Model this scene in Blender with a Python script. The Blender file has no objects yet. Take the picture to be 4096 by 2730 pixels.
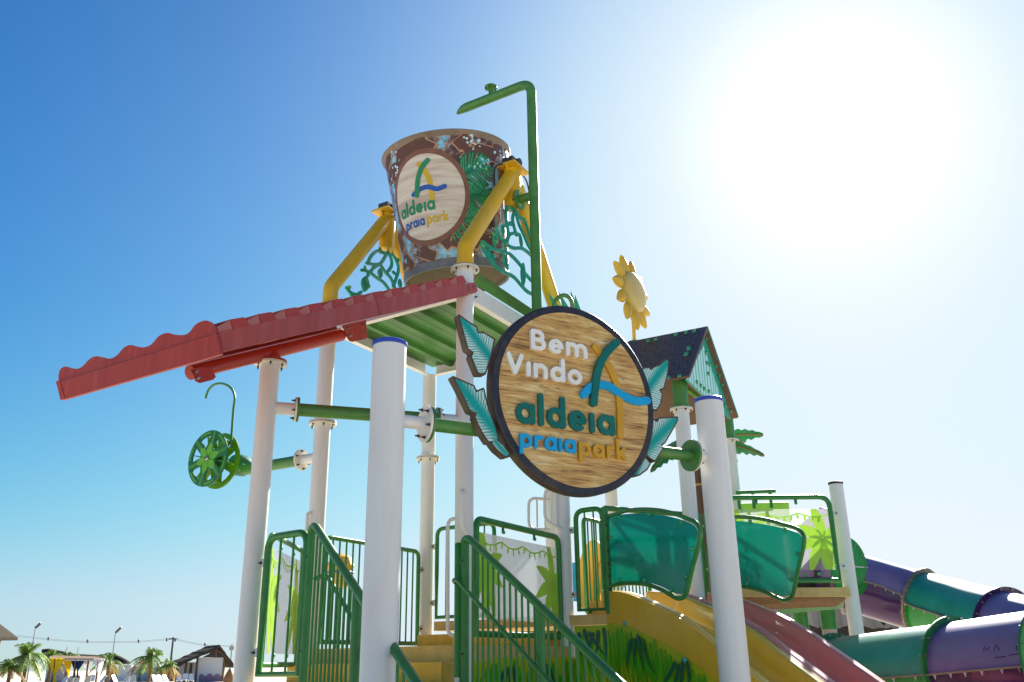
import bpy, bmesh, math, random
import numpy as np
from mathutils import Vector, Matrix
random.seed(7)
sc = bpy.context.scene
COL = sc.collection
R = math.radians

# ------------------------------------------------------------------ camera
FPX, CXP, CYP = 3534.0, 2048.0, 1365.0            # focal length and centre in photo pixels
PITCH, ROLL = R(20.05), R(0.9)
CAM = np.array([0, 0, 1.6])
_f = np.array([0, math.cos(PITCH), math.sin(PITCH)])
_r0 = np.array([1.0, 0, 0]); _u0 = np.array([0, -math.sin(PITCH), math.cos(PITCH)])
_r = _r0 * math.cos(ROLL) - _u0 * math.sin(ROLL)
_u = _u0 * math.cos(ROLL) + _r0 * math.sin(ROLL)
cd = bpy.data.cameras.new('camera'); cam = bpy.data.objects.new('camera', cd); COL.objects.link(cam)
cd.sensor_width = 36; cd.lens = 36 * FPX / 4096; cd.clip_end = 5000; cd.clip_start = .05
cam.matrix_world = Matrix(((_r[0], _u[0], -_f[0], 0), (_r[1], _u[1], -_f[1], 0), (_r[2], _u[2], -_f[2], 1.6), (0, 0, 0, 1)))
sc.camera = cam

# ------------------------------------------------------------------ sky, sun, exposure
SUN = Vector((.335, .788, .518)).normalized()
W = bpy.data.worlds.new('World'); sc.world = W; W.use_nodes = True
wn, wl = W.node_tree.nodes, W.node_tree.links
wn.clear()
wo = wn.new('ShaderNodeOutputWorld'); bg = wn.new('ShaderNodeBackground')
sky = wn.new('ShaderNodeTexSky'); sky.sky_type = 'NISHITA'; sky.sun_disc = False
sky.sun_elevation = math.asin(SUN.z); sky.sun_rotation = math.atan2(SUN.x, SUN.y)
sky.air_density = 1.0; sky.dust_density = .1; sky.ozone_density = 3.0; sky.altitude = 0
# bright hazy aureole round the sun
geo = wn.new('ShaderNodeTexCoord')
dot = wn.new('ShaderNodeVectorMath'); dot.operation = 'DOT_PRODUCT'; dot.inputs[1].default_value = SUN
wl.new(geo.outputs['Generated'], dot.inputs[0])
def wmath(op, a, b=None):
    n = wn.new('ShaderNodeMath'); n.operation = op
    for i, s in enumerate((a, b)):
        if s is None: continue
        if isinstance(s, (int, float)): n.inputs[i].default_value = s
        else: wl.new(s, n.inputs[i])
    return n.outputs[0]
ac = wmath('ARCCOSINE', wmath('MINIMUM', dot.outputs['Value'], .99999))
def gauss(sig, amp):
    q = wmath('DIVIDE', ac, sig)
    return wmath('MULTIPLY', wmath('EXPONENT', wmath('MULTIPLY', wmath('MULTIPLY', q, q), -1.0)), amp)
sepd = wn.new('ShaderNodeSeparateXYZ'); wl.new(geo.outputs['Generated'], sepd.inputs[0])
# haze scatters forward, most near the horizon
low = wmath('MULTIPLY', gauss(.68, 11.5), wmath('EXPONENT', wmath('MULTIPLY', wmath('MAXIMUM', sepd.outputs[2], 0.0), -3.2)))
aur = gauss(.33, 5.6); core = gauss(.115, 3.4)
hsv = wn.new('ShaderNodeHueSaturation'); hsv.inputs['Saturation'].default_value = 1.5; wl.new(sky.outputs[0], hsv.inputs['Color'])
cs_ = wn.new('ShaderNodeSeparateXYZ'); wl.new(hsv.outputs[0], cs_.inputs[0]); cc_ = wn.new('ShaderNodeCombineXYZ')
def hold(x, lim):                                          # bright sky is held back smoothly, as a film curve does
    return wmath('DIVIDE', x, wmath('POWER', wmath('ADD', wmath('POWER', wmath('DIVIDE', x, lim), 4.0), 1.0), .25))
for k_, (mul, l1, l2, ta, tl) in enumerate(((.64, 3.1, 6.5, .94, .82), (.88, 4.7, 6.8, .98, .94), (.97, 6.3, 7.2, 1.0, 1.0))):
    tot = wmath('ADD', hold(wmath('MULTIPLY', cs_.outputs[k_], mul), l1), wmath('ADD', wmath('MULTIPLY', aur, ta), wmath('MULTIPLY', low, tl)))
    wl.new(wmath('ADD', hold(tot, l2), core), cc_.inputs[k_])
bg.inputs['Strength'].default_value = .0505
wl.new(cc_.outputs[0], bg.inputs[0]); wl.new(bg.outputs[0], wo.inputs[0])
sd = bpy.data.lights.new('sun', 'SUN'); sd.energy = 5.0; sd.angle = R(.55); sd.color = (1, .95, .87)
so = bpy.data.objects.new('sun', sd); COL.objects.link(so)
so.rotation_euler = (-SUN).to_track_quat('-Z', 'Y').to_euler(); so.location = (8, 20, 30)
sc.view_settings.view_transform = 'Standard'; sc.view_settings.look = 'None'
sc.view_settings.gamma = 1; sc.view_settings.use_curve_mapping = False
sc.view_settings.exposure = 1.5
sc.render.engine = 'CYCLES'
sc.cycles.max_bounces = 8; sc.cycles.transparent_max_bounces = 12

# ------------------------------------------------------------------ photo pixel -> place helpers
def ray(x, y): return _f + (x - CXP) / FPX * _r + (CYP - y) / FPX * _u
def v3(p): p = list(p); return np.array(p + [0.0] * (3 - len(p)), float)
def atD(px, d): return CAM + ray(*px) * d
def atZ(px, z): v = ray(*px); return CAM + v * ((z - 1.6) / v[2])
def onV(px, p, n):
    v = ray(*px); n = v3(n); p = v3(p)
    return CAM + v * (np.dot(p - CAM, n) / np.dot(v, n))
def ang(a): return np.array([math.cos(R(a)), math.sin(R(a)), 0])
def Zm(ox, oy, s): return lambda x, y: (ox + x / s, oy + y / s)
zA = Zm(1400, 250, 1.568); zB = Zm(200, 950, 1.4936); zC = Zm(1200, 1000, 1.96); zD = Zm(1750, 1150, 1.742)
zG = Zm(1700, 1900, 1.889); zH = Zm(2700, 1800, 1.6855); zI = Zm(0, 2350, 2.353)
J1 = Zm(900, 2000, 2.148); J2 = Zm(1500, 2000, 2.148); J3 = Zm(2000, 1900, 2.613); J4 = Zm(2400, 1900, 2.613)
J5 = Zm(2900, 1850, 2.613); J6 = Zm(3300, 2100, 2.4887); J7 = Zm(2500, 2300, 2.353); J8 = Zm(700, 1450, 2.613)
K1 = Zm(2550, 1280, 2.529); K2 = Zm(2380, 980, 3.733); K3 = Zm(1780, 1220, 3.136); K4 = Zm(1800, 700, 2.851)
K5 = Zm(1280, 800, 3.484); K6 = Zm(700, 1050, 2.941); K7 = Zm(1850, 2350, 2.353)
U, V, UP = ang(-31.5), ang(58.5), np.array([0, 0, 1.0])
WD, DD = ang(28.5), ang(-61.5)                     # gate and slide-deck edge, slide direction

# ------------------------------------------------------------------ materials
MATS = {}
def mat(name, col, rough=.45, var=.10, scale=5.0, streak=None, bump=0.0, spec=.5, trans=0.0, metal=0.0, coat=0.0, col2=None, dirt=None, dirt_amt=.0):
    m = bpy.data.materials.new(name); m.use_nodes = True; MATS[name] = m
    n, l = m.node_tree.nodes, m.node_tree.links
    b = n['Principled BSDF']; out = n['Material Output']
    b.inputs['Roughness'].default_value = rough; b.inputs['Specular IOR Level'].default_value = spec
    b.inputs['Metallic'].default_value = metal; b.inputs['Coat Weight'].default_value = coat
    tc = n.new('ShaderNodeTexCoord'); mp = n.new('ShaderNodeMapping'); l.new(tc.outputs['Object'], mp.inputs[0])
    mp.inputs['Scale'].default_value = streak if streak else (1, 1, 1)
    nz = n.new('ShaderNodeTexNoise'); nz.inputs['Scale'].default_value = scale; nz.inputs['Detail'].default_value = 6
    nz.inputs['Roughness'].default_value = .6
    l.new(mp.outputs[0], nz.inputs['Vector'])
    rp = n.new('ShaderNodeMapRange'); rp.inputs[1].default_value = .3; rp.inputs[2].default_value = .7
    l.new(nz.outputs['Fac'], rp.inputs[0])
    mx = n.new('ShaderNodeMix'); mx.data_type = 'RGBA'
    c2 = col2 if col2 else tuple(min(1, c * (1 + var) + var * .02) for c in col)
    c1 = col if col2 else tuple(c * (1 - var) for c in col)
    mx.inputs[6].default_value = (*c1, 1); mx.inputs[7].default_value = (*c2, 1)
    l.new(rp.outputs[0], mx.inputs[0])
    res = mx.outputs[2]
    if dirt:
        nd = n.new('ShaderNodeTexNoise'); nd.inputs['Scale'].default_value = 2.3; nd.inputs['Detail'].default_value = 8
        md = n.new('ShaderNodeMapping'); md.inputs['Scale'].default_value = (3, 3, .5); l.new(tc.outputs['Object'], md.inputs[0]); l.new(md.outputs[0], nd.inputs['Vector'])
        rd = n.new('ShaderNodeMapRange'); rd.inputs[1].default_value = .5; rd.inputs[2].default_value = .78; rd.inputs[4].default_value = dirt_amt
        l.new(nd.outputs['Fac'], rd.inputs[0])
        m2 = n.new('ShaderNodeMix'); m2.data_type = 'RGBA'; m2.inputs[7].default_value = (*dirt, 1)
        l.new(rd.outputs[0], m2.inputs[0]); l.new(res, m2.inputs[6]); res = m2.outputs[2]
    l.new(res, b.inputs['Base Color'])
    rr = n.new('ShaderNodeMapRange'); rr.inputs[3].default_value = max(.02, rough - .08); rr.inputs[4].default_value = min(1, rough + .1)
    l.new(nz.outputs['Fac'], rr.inputs[0]); l.new(rr.outputs[0], b.inputs['Roughness'])
    if bump:
        bp = n.new('ShaderNodeBump'); bp.inputs['Strength'].default_value = bump; bp.inputs['Distance'].default_value = .01
        l.new(nz.outputs['Fac'], bp.inputs['Height']); l.new(bp.outputs[0], b.inputs['Normal'])
    if trans:
        t = n.new('ShaderNodeBsdfTranslucent'); l.new(res, t.inputs['Color'])
        s = n.new('ShaderNodeMixShader'); s.inputs[0].default_value = trans
        l.new(b.outputs[0], s.inputs[1]); l.new(t.outputs[0], s.inputs[2]); l.new(s.outputs[0], out.inputs[0])
    return m
STK = (9, 9, .5)
mat('white_paint', (.74, .74, .73), .38, .02, 3, STK, dirt=(.55, .47, .34), dirt_amt=.28)
mat('cream_paint', (.72, .70, .62), .42, .05, 4, STK, dirt=(.5, .42, .28), dirt_amt=.3)
mat('blue_cap', (.012, .05, .42), .4)
mat('navy_cap', (.02, .02, .05), .5)
mat('green_pipe', (.065, .22, .045), .42, .18, 6, dirt=(.10, .22, .07), dirt_amt=.5)
mat('green_rail', (.022, .20, .036), .38, .18, 9, dirt=(.06, .2, .06), dirt_amt=.4)
mat('green_lime', (.13, .36, .01), .45, .15, 7, trans=.25)
mat('green_dark', (.010, .15, .05), .45, .2, 8)
mat('yellow_paint', (.72, .42, .008), .36, .06, 3, dirt=(.75, .58, .2), dirt_amt=.35)
mat('red_paint', (.43, .045, .02), .45, .15, 3, STK, dirt=(.48, .10, .055), dirt_amt=.5)
mat('red_faded', (.41, .06, .046), .5, .15, 3, (7, 7, .4), dirt=(.46, .16, .155), dirt_amt=.5)
mat('red_sunlit', (.46, .13, .11), .55, .1)  # paler red, sunlight put into the colour of the plates beside the ribs
mat('red_bright', (.42, .035, .018), .4, .12)
mat('canopy_green', (.12, .30, .085), .3, .12, 3, trans=.5)
mat('deck_beige', (.62, .42, .16), .8, .12, 7, dirt=(.45, .27, .08), dirt_amt=.5)
mat('deck_yellow', (.72, .42, .07), .8, .12, 9, dirt=(.5, .3, .1), dirt_amt=.4)
mat('plank_brown', (.16, .08, .025), .7, .3, 12, (1, 1, 6))
mat('steel', (.42, .42, .44), .35, .1, metal=.9)
mat('bolt_dark', (.10, .09, .08), .45, .2, metal=.6)
mat('bolt_green', (.03, .33, .13), .3, .1, coat=.4)
mat('bolt_teal', (.05, .40, .40), .3, .1, coat=.4)
mat('teal_vine', (.008, .34, .22), .35, .1, 6, trans=.2)
mat('teal_panel', (.003, .42, .33), .16, .03, 2, trans=.45, coat=.4)
mat('slide_yellow', (.72, .44, .03), .33, .08, 3, trans=.08, coat=.2)
mat('slide_red', (.66, .20, .17), .38, .08, 3, trans=.08, coat=.1)
mat('tube_teal', (.015, .27, .22), .38, .15, 3, trans=.06, coat=.1)
mat('tube_green', (.01, .24, .03), .25, .15, 3, spec=.3)
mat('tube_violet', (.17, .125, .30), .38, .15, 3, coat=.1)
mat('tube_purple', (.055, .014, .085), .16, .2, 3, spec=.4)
mat('tube_rim', (.22, .17, .13), .5, .2)
mat('black_rubber', (.015, .015, .017), .5)
mat('sign_rim', (.018, .017, .026), .42, .35, 14, dirt=(.12, .07, .05), dirt_amt=.55, bump=.2)
mat('sign_edge', (.055, .034, .022), .6, .4, 18, dirt=(.17, .11, .05), dirt_amt=.6, bump=.4)
mat('letter_white', (.78, .79, .76), .45, .05, 8)
mat('letter_green', (.002, .135, .105), .38, .1, 8)
mat('letter_gold', (.56, .30, .012), .42, .1, 8)
mat('letter_blue', (.006, .34, .66), .38, .08, 8)
mat('print_lime', (.42, .70, .05), .35, .1, trans=.22)
mat('print_lime_dark', (.11, .43, .010), .4, .12)
mat('print_teal_dark', (.008, .11, .07), .4, .15)
mat('print_leaf', (.045, .38, .006), .4, .15)
mat('plank_print', (.12, .045, .025), .45, .35, 16, (1, 1, 6))
mat('plank_edge', (.50, .29, .17), .5, .15)
mat('frond_dark', (.006, .15, .065), .4, .2)
mat('frond_light', (.06, .40, .17), .4, .2)
mat('bubble', (.10, .42, .60), .3, .2, 20)
mat('splash', (.55, .78, .85), .4, .2, 20)
mat('emblem_ring', (.21, .085, .05), .5, .15, 10)
mat('b_blue', (.008, .09, .40), .4); mat('b_yellow', (.62, .40, .01), .4); mat('b_green', (.01, .24, .10), .4)
mat('petal_yellow', (.74, .50, .05), .35, .1, 6, trans=.2)
mat('disc_cream', (.72, .57, .20), .3, .06, 4, trans=.15)
mat('shingle', (.072, .056, .066), .5, .2, 9)
mat('roof_under', (.17, .10, .075), .6, .15)
mat('hut_teal', (.01, .36, .24), .35, .1)
mat('bamboo', (.085, .035, .014), .45, .35, 5, (8, 8, 1))
mat('bamboo_ring', (.42, .26, .07), .6)
mat('palm_deco', (.015, .30, .10), .35, .2, 9, trans=.2)
mat('sand', (.60, .52, .41), .9, .12, .8, bump=.3, spec=.1)
mat('thatch', (.06, .05, .04), .95, .5, 14, (1, 1, .3), bump=.5, spec=.04)
mat('plaster', (.74, .72, .72), .8, .04)
mat('plaster_pink', (.42, .20, .17), .8, .1)
mat('wave_mauve', (.34, .20, .30), .8, .1)
mat('timber', (.17, .095, .045), .8, .25, 12)
mat('cloth_yellow', (.74, .55, .012), .8, .08, trans=.35)
mat('cloth_white', (.78, .75, .78), .8, .05, trans=.35)
mat('cloth_blue', (.012, .045, .22), .8, .1, trans=.2)
mat('plastic_white', (.78, .77, .76), .4, .03)
mat('metal_grey', (.32, .33, .34), .5, .1)
mat('lamp_dark', (.05, .05, .055), .5)
mat('leaf_palm', (.20, .32, .06), .6, .35, 3, trans=.3)
mat('leaf_palm_dry', (.36, .22, .045), .7, .3, 3, trans=.3)
mat('mural_blue', (.04, .16, .30), .7, .5, 1.5, col2=(.45, .55, .55))
mat('bucket_inside', (.20, .15, .11), .45, .2, 8)
mat('collar_metal', (.15, .15, .165), .4, .3, 6)
mat('wheel_lime', (.14, .46, .02), .4, .15)
mat('umber', (.30, .15, .06), .8, .2)

def wood_material():
    m = bpy.data.materials.new('burnt_wood'); m.use_nodes = True; MATS['burnt_wood'] = m
    n, l = m.node_tree.nodes, m.node_tree.links; b = n['Principled BSDF']
    uv = n.new('ShaderNodeUVMap')
    def nz(sx, sy, det, dist=0, loc=0):
        mp = n.new('ShaderNodeMapping'); mp.inputs['Scale'].default_value = (sx, sy, 1); mp.inputs['Location'].default_value = (loc, loc, 0)
        mp.inputs['Rotation'].default_value = (0, 0, R(0))
        l.new(uv.outputs[0], mp.inputs[0])
        t = n.new('ShaderNodeTexNoise'); t.inputs['Scale'].default_value = 1; t.inputs['Detail'].default_value = det; t.inputs['Roughness'].default_value = .62
        t.inputs['Distortion'].default_value = dist
        l.new(mp.outputs[0], t.inputs['Vector']); return t.outputs['Fac']
    fine = nz(5, 85, 8, .25); big = nz(1.5, 14, 7, .6, 3.1); spot = nz(9, 30, 5, .4, 7.7)
    r1 = n.new('ShaderNodeValToRGB'); e = r1.color_ramp.elements
    e[0].position = .02; e[0].color = (.055, .028, .010, 1); e[1].position = .98; e[1].color = (.82, .68, .42, 1)
    for p, c in ((.22, (.24, .115, .03)), (.42, (.50, .28, .075)), (.60, (.62, .39, .12)), (.78, (.70, .51, .22))):
        q = r1.color_ramp.elements.new(p); q.color = (*c, 1)
    a = n.new('ShaderNodeMath'); a.operation = 'MULTIPLY_ADD'; a.inputs[1].default_value = .75
    l.new(fine, a.inputs[0])
    a2 = n.new('ShaderNodeMath'); a2.operation = 'MULTIPLY'; a2.inputs[1].default_value = 1.0; l.new(big, a2.inputs[0]); l.new(a2.outputs[0], a.inputs[2])
    mr_ = n.new('ShaderNodeMapRange'); mr_.inputs[1].default_value = .58; mr_.inputs[2].default_value = 1.13; l.new(a.outputs[0], mr_.inputs[0]); l.new(mr_.outputs[0], r1.inputs[0])
    rs = n.new('ShaderNodeMapRange'); rs.inputs[1].default_value = .54; rs.inputs[2].default_value = .70; rs.inputs[4].default_value = .85
    l.new(spot, rs.inputs[0])
    mb_ = n.new('ShaderNodeMapRange'); mb_.inputs[1].default_value = .45; mb_.inputs[2].default_value = .6; l.new(big, mb_.inputs[0])
    mm = n.new('ShaderNodeMath'); mm.operation = 'MULTIPLY'; l.new(rs.outputs[0], mm.inputs[0]); l.new(mb_.outputs[0], mm.inputs[1])
    mx = n.new('ShaderNodeMix'); mx.data_type = 'RGBA'; mx.inputs[7].default_value = (.045, .03, .02, 1)
    l.new(mm.outputs[0], mx.inputs[0]); l.new(r1.outputs[0], mx.inputs[6]); l.new(mx.outputs[2], b.inputs['Base Color'])
    b.inputs['Roughness'].default_value = .42; b.inputs['Coat Weight'].default_value = .15
    bp = n.new('ShaderNodeBump'); bp.inputs['Strength'].default_value = .15; bp.inputs['Distance'].default_value = .004
    l.new(fine, bp.inputs['Height']); l.new(bp.outputs[0], b.inputs['Normal'])
wood_material()

def leaf_material(name, dark, light, freq, slant):
    """printed banana leaf: veins leave a midrib; UV x runs along the leaf, y across it"""
    m = bpy.data.materials.new(name); m.use_nodes = True; MATS[name] = m
    n, l = m.node_tree.nodes, m.node_tree.links; b = n['Principled BSDF']
    uv = n.new('ShaderNodeUVMap'); sx = n.new('ShaderNodeSeparateXYZ'); l.new(uv.outputs[0], sx.inputs[0])
    def mt(op, a, c=None):
        q = n.new('ShaderNodeMath'); q.operation = op
        for i, s in enumerate((a, c)):
            if s is None: continue
            if isinstance(s, (int, float)): q.inputs[i].default_value = s
            else: l.new(s, q.inputs[i])
        return q.outputs[0]
    ay = mt('ABSOLUTE', sx.outputs[1])
    nz = n.new('ShaderNodeTexNoise'); nz.inputs['Scale'].default_value = 6; nz.inputs['Detail'].default_value = 3; l.new(uv.outputs[0], nz.inputs['Vector'])
    ph = mt('ADD', mt('SUBTRACT', sx.outputs[0], mt('MULTIPLY', mt('POWER', ay, .8), slant)), mt('MULTIPLY', nz.outputs['Fac'], .10))
    st = mt('MULTIPLY', mt('ADD', mt('SINE', mt('MULTIPLY', ph, freq)), 1.0), .5)
    st2 = mt('MULTIPLY', mt('ADD', mt('SINE', mt('MULTIPLY', ph, freq * 2.7)), 1.0), .22)
    rib = mt('MINIMUM', mt('MULTIPLY', ay, 6.0), 1.0)
    fac = mt('MULTIPLY', mt('MINIMUM', mt('ADD', st, st2), 1.0), rib)
    rp = n.new('ShaderNodeValToRGB'); e = rp.color_ramp.elements
    e[0].position = .2; e[0].color = (*dark, 1); e[1].position = .95; e[1].color = (*light, 1)
    l.new(fac, rp.inputs[0]); l.new(rp.outputs[0], b.inputs['Base Color']); b.inputs['Roughness'].default_value = .35
leaf_material('leaf_print', (.004, .32, .29), (.58, .72, .69), 105, .6)
leaf_material('gable_print', (.02, .40, .34), (.50, .80, .74), 60, 0)

def bucket_material():
    m = bpy.data.materials.new('bucket_print'); m.use_nodes = True; MATS['bucket_print'] = m
    n, l = m.node_tree.nodes, m.node_tree.links; b = n['Principled BSDF']
    tc = n.new('ShaderNodeTexCoord')
    def nz(s, det, r=.6):
        t = n.new('ShaderNodeTexNoise'); t.inputs['Scale'].default_value = s; t.inputs['Detail'].default_value = det; t.inputs['Roughness'].default_value = r
        l.new(tc.outputs['Object'], t.inputs['Vector']); return t.outputs['Fac']
    r1 = n.new('ShaderNodeValToRGB'); e = r1.color_ramp.elements
    e[0].position = .38; e[0].color = (.04, .018, .011, 1); e[1].position = .70; e[1].color = (.72, .86, .90, 1)
    for p, c in ((.46, (.12, .05, .032)), (.51, (.34, .19, .13)), (.555, (.18, .52, .70))):
        q = r1.color_ramp.elements.new(p); q.color = (*c, 1)
    l.new(nz(3.2, 9, .68), r1.inputs[0])
    r2 = n.new('ShaderNodeMapRange'); r2.inputs[1].default_value = .66; r2.inputs[2].default_value = .72; l.new(nz(30, 4), r2.inputs[0])
    mx = n.new('ShaderNodeMix'); mx.data_type = 'RGBA'; mx.inputs[7].default_value = (.75, .88, .95, 1)
    l.new(r2.outputs[0], mx.inputs[0]); l.new(r1.outputs[0], mx.inputs[6]); l.new(mx.outputs[2], b.inputs['Base Color'])
    b.inputs['Roughness'].default_value = .3; b.inputs['Coat Weight'].default_value = .3
bucket_material()

def stripe_material(name, c1, c2, c3, axis_scale):
    m = bpy.data.materials.new(name); m.use_nodes = True; MATS[name] = m
    n, l = m.node_tree.nodes, m.node_tree.links; b = n['Principled BSDF']
    tc = n.new('ShaderNodeTexCoord'); mp = n.new('ShaderNodeMapping'); mp.inputs['Scale'].default_value = axis_scale
    l.new(tc.outputs['Object'], mp.inputs[0])
    t = n.new('ShaderNodeTexNoise'); t.inputs['Scale'].default_value = 3; t.inputs['Detail'].default_value = 5; l.new(mp.outputs[0], t.inputs['Vector'])
    r1 = n.new('ShaderNodeValToRGB'); e = r1.color_ramp.elements
    e[0].position = .35; e[0].color = (*c1, 1); e[1].position = .68; e[1].color = (*c3, 1)
    q = r1.color_ramp.elements.new(.5); q.color = (*c2, 1)
    l.new(t.outputs['Fac'], r1.inputs[0]); l.new(r1.outputs[0], b.inputs['Base Color']); b.inputs['Roughness'].default_value = .4
stripe_material('emblem_face', (.50, .40, .31), (.66, .57, .47), (.74, .68, .58), (.5, .5, 5))
stripe_material('mural_green', (.30, .48, .008), (.42, .49, .010), (.52, .50, .012), (.5, .5, 1.6))

def print_sheet_material():
    """semi-clear polycarbonate sheet"""
    m = bpy.data.materials.new('clear_sheet'); m.use_nodes = True; MATS['clear_sheet'] = m
    n, l = m.node_tree.nodes, m.node_tree.links; b = n['Principled BSDF']; out = n['Material Output']
    b.inputs['Base Color'].default_value = (.74, .76, .78, 1); b.inputs['Roughness'].default_value = .25
    t = n.new('ShaderNodeBsdfTranslucent'); t.inputs['Color'].default_value = (.80, .82, .84, 1)
    tr = n.new('ShaderNodeBsdfTransparent'); tr.inputs['Color'].default_value = (.9, .92, .94, 1)
    s = n.new('ShaderNodeMixShader'); s.inputs[0].default_value = .68; l.new(b.outputs[0], s.inputs[1]); l.new(t.outputs[0], s.inputs[2])
    s2 = n.new('ShaderNodeMixShader'); s2.inputs[0].default_value = .42; l.new(s.outputs[0], s2.inputs[1]); l.new(tr.outputs[0], s2.inputs[2])
    l.new(s2.outputs[0], out.inputs[0])
print_sheet_material()

# ------------------------------------------------------------------ mesh builder
class MB:
    def __init__(s): s.v = []; s.f = []; s.uv = None
    def add(s, vs, fs):
        k = len(s.v); s.v += [tuple(map(float, p)) for p in vs]; s.f += [tuple(i + k for i in q) for q in fs]; return s
    def tube(s, pts, r, seg=14, cap=True, closed=False):
        P = [v3(p) for p in pts]; n = len(P)
        rs = r if hasattr(r, '__len__') else [r] * n
        T = []
        for i in range(n):
            if closed: t = P[(i + 1) % n] - P[i - 1]
            else: t = P[min(i + 1, n - 1)] - P[max(i - 1, 0)]
            T.append(t / (np.linalg.norm(t) + 1e-12))
        a = np.array([0, 0, 1.0]) if abs(T[0][2]) < .9 else np.array([1.0, 0, 0])
        nn = np.cross(T[0], a); nn /= np.linalg.norm(nn); vs = []
        for i in range(n):
            nn = nn - T[i] * np.dot(nn, T[i]); nn /= np.linalg.norm(nn) + 1e-12
            b = np.cross(T[i], nn)
            for k in range(seg):
                c = 2 * math.pi * k / seg; vs.append(P[i] + rs[i] * (math.cos(c) * nn + math.sin(c) * b))
        fs = []
        m = n if closed else n - 1
        for i in range(m):
            j = (i + 1) % n
            for k in range(seg):
                q = (k + 1) % seg; fs.append((i * seg + k, i * seg + q, j * seg + q, j * seg + k))
        if cap and not closed:
            fs.append(tuple(range(seg - 1, -1, -1))); fs.append(tuple((n - 1) * seg + k for k in range(seg)))
        return s.add(vs, fs)
    def cyl(s, p0, p1, r0, r1=None, seg=16): return s.tube([p0, p1], [r0, r0 if r1 is None else r1], seg)
    def box(s, c, x, y, z):
        c, x, y, z = v3(c), v3(x), v3(y), v3(z)
        vs = [c + i * x + j * y + k * z for i in (-1, 1) for j in (-1, 1) for k in (-1, 1)]
        return s.add(vs, [(0, 1, 3, 2), (4, 6, 7, 5), (0, 4, 5, 1), (2, 3, 7, 6), (0, 2, 6, 4), (1, 5, 7, 3)])
    def lathe(s, o, axis, prof, seg=32, cap0=False, cap1=False):
        o = v3(o); ax = v3(axis); ax = ax / np.linalg.norm(ax)
        a = np.array([0, 0, 1.0]) if abs(ax[2]) < .9 else np.array([1.0, 0, 0])
        e1 = np.cross(ax, a); e1 /= np.linalg.norm(e1); e2 = np.cross(ax, e1); vs = []; fs = []
        for r, h in prof:
            for k in range(seg):
                c = 2 * math.pi * k / seg; vs.append(o + ax * h + r * (math.cos(c) * e1 + math.sin(c) * e2))
        for i in range(len(prof) - 1):
            for k in range(seg):
                q = (k + 1) % seg; fs.append((i * seg + k, i * seg + q, (i + 1) * seg + q, (i + 1) * seg + k))
        if cap0: fs.append(tuple(range(seg - 1, -1, -1)))
        if cap1: fs.append(tuple((len(prof) - 1) * seg + k for k in range(seg)))
        return s.add(vs, fs)
    def prism(s, poly, nrm):
        """polygon of 3d points pushed along nrm (a thick plate)"""
        P = [v3(p) for p in poly]; nrm = v3(nrm); n = len(P)
        vs = P + [p + nrm for p in P]
        fs = [tuple(range(n - 1, -1, -1)), tuple(range(n, 2 * n))] + [(i, (i + 1) % n, (i + 1) % n + n, i + n) for i in range(n)]
        return s.add(vs, fs)

def mesh_of(mb, m, smooth=True, angle=38, name='m'):
    me = bpy.data.meshes.new(name); me.from_pydata(mb.v, [], mb.f)
    if mb.uv is not None:
        ul = me.uv_layers.new(name='UVMap'); dat = np.empty(len(me.loops) * 2, 'f')
        li = np.empty(len(me.loops), 'i'); me.loops.foreach_get('vertex_index', li)
        arr = np.asarray(mb.uv, 'f')[li]; ul.data.foreach_set('uv', arr.ravel())
    bm = bmesh.new(); bm.from_mesh(me); bmesh.ops.recalc_face_normals(bm, faces=bm.faces); bm.to_mesh(me); bm.free()
    if smooth:
        me.polygons.foreach_set('use_smooth', [True] * len(me.polygons)); me.set_sharp_from_angle(angle=R(angle))
    if m: me.materials.append(MATS[m])
    me.update(); return me

def thing(name, loc, label, cat, group=None):
    o = bpy.data.objects.new(name, None); COL.objects.link(o); o.empty_display_size = .1
    o.location = [float(c) for c in v3(loc)]; o['label'] = label; o['category'] = cat
    if group: o['group'] = group
    return o
def part(name, mb, m, parent=None, smooth=True, angle=38, label=None):
    me = mb if isinstance(mb, bpy.types.Mesh) else mesh_of(mb, m, smooth, angle, name)
    o = bpy.data.objects.new(name, me); COL.objects.link(o)
    if parent is not None:
        o.parent = parent
        if parent.type == 'EMPTY': o.matrix_parent_inverse = Matrix.Translation(-Vector(parent.location))
    if label: o['label'] = label
    return o
def single(name, mb, m, label, cat, group=None, kind=None, smooth=True, angle=38):
    o = part(name, mb, m, None, smooth, angle)
    if kind: o['kind'] = kind
    if label: o['label'] = label
    if cat: o['category'] = cat
    if group: o['group'] = group
    return o
def basis(p, z):
    z = Vector([float(c) for c in z]).normalized(); q = z.to_track_quat('Z', 'Y')
    return Matrix.Translation(Vector([float(c) for c in p])) @ q.to_matrix().to_4x4()
SHARED = {}
def shared(name, fn, m):
    k = (name, m)
    if k not in SHARED:
        mb = MB(); fn(mb); SHARED[k] = mesh_of(mb, m, name=name)
    return SHARED[k]
def piece(name, me, parent, mtx):
    o = bpy.data.objects.new(name, me); COL.objects.link(o); o.parent = parent
    if parent.type == 'EMPTY': o.matrix_parent_inverse = Matrix.Translation(-Vector(parent.location))
    o.matrix_basis = mtx; return o
def hexbolt(mb): mb.lathe((0, 0, 0), (0, 0, 1), [(.011, 0), (.011, .012), (.006, .0125), (.006, .03)], 6, True, True)
def dome(mb): mb.lathe((0, 0, 0), (0, 0, 1), [(.021, 0), (.0205, .006), (.016, .013), (.008, .0165), (.001, .017)], 10, True, True)
def bolt(parent, p, n, m='bolt_dark', fn=hexbolt, s=1.0):
    return piece('bolt', shared('bolt_' + fn.__name__, fn, m), parent, basis(p, n) @ Matrix.Scale(s, 4))
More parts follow.
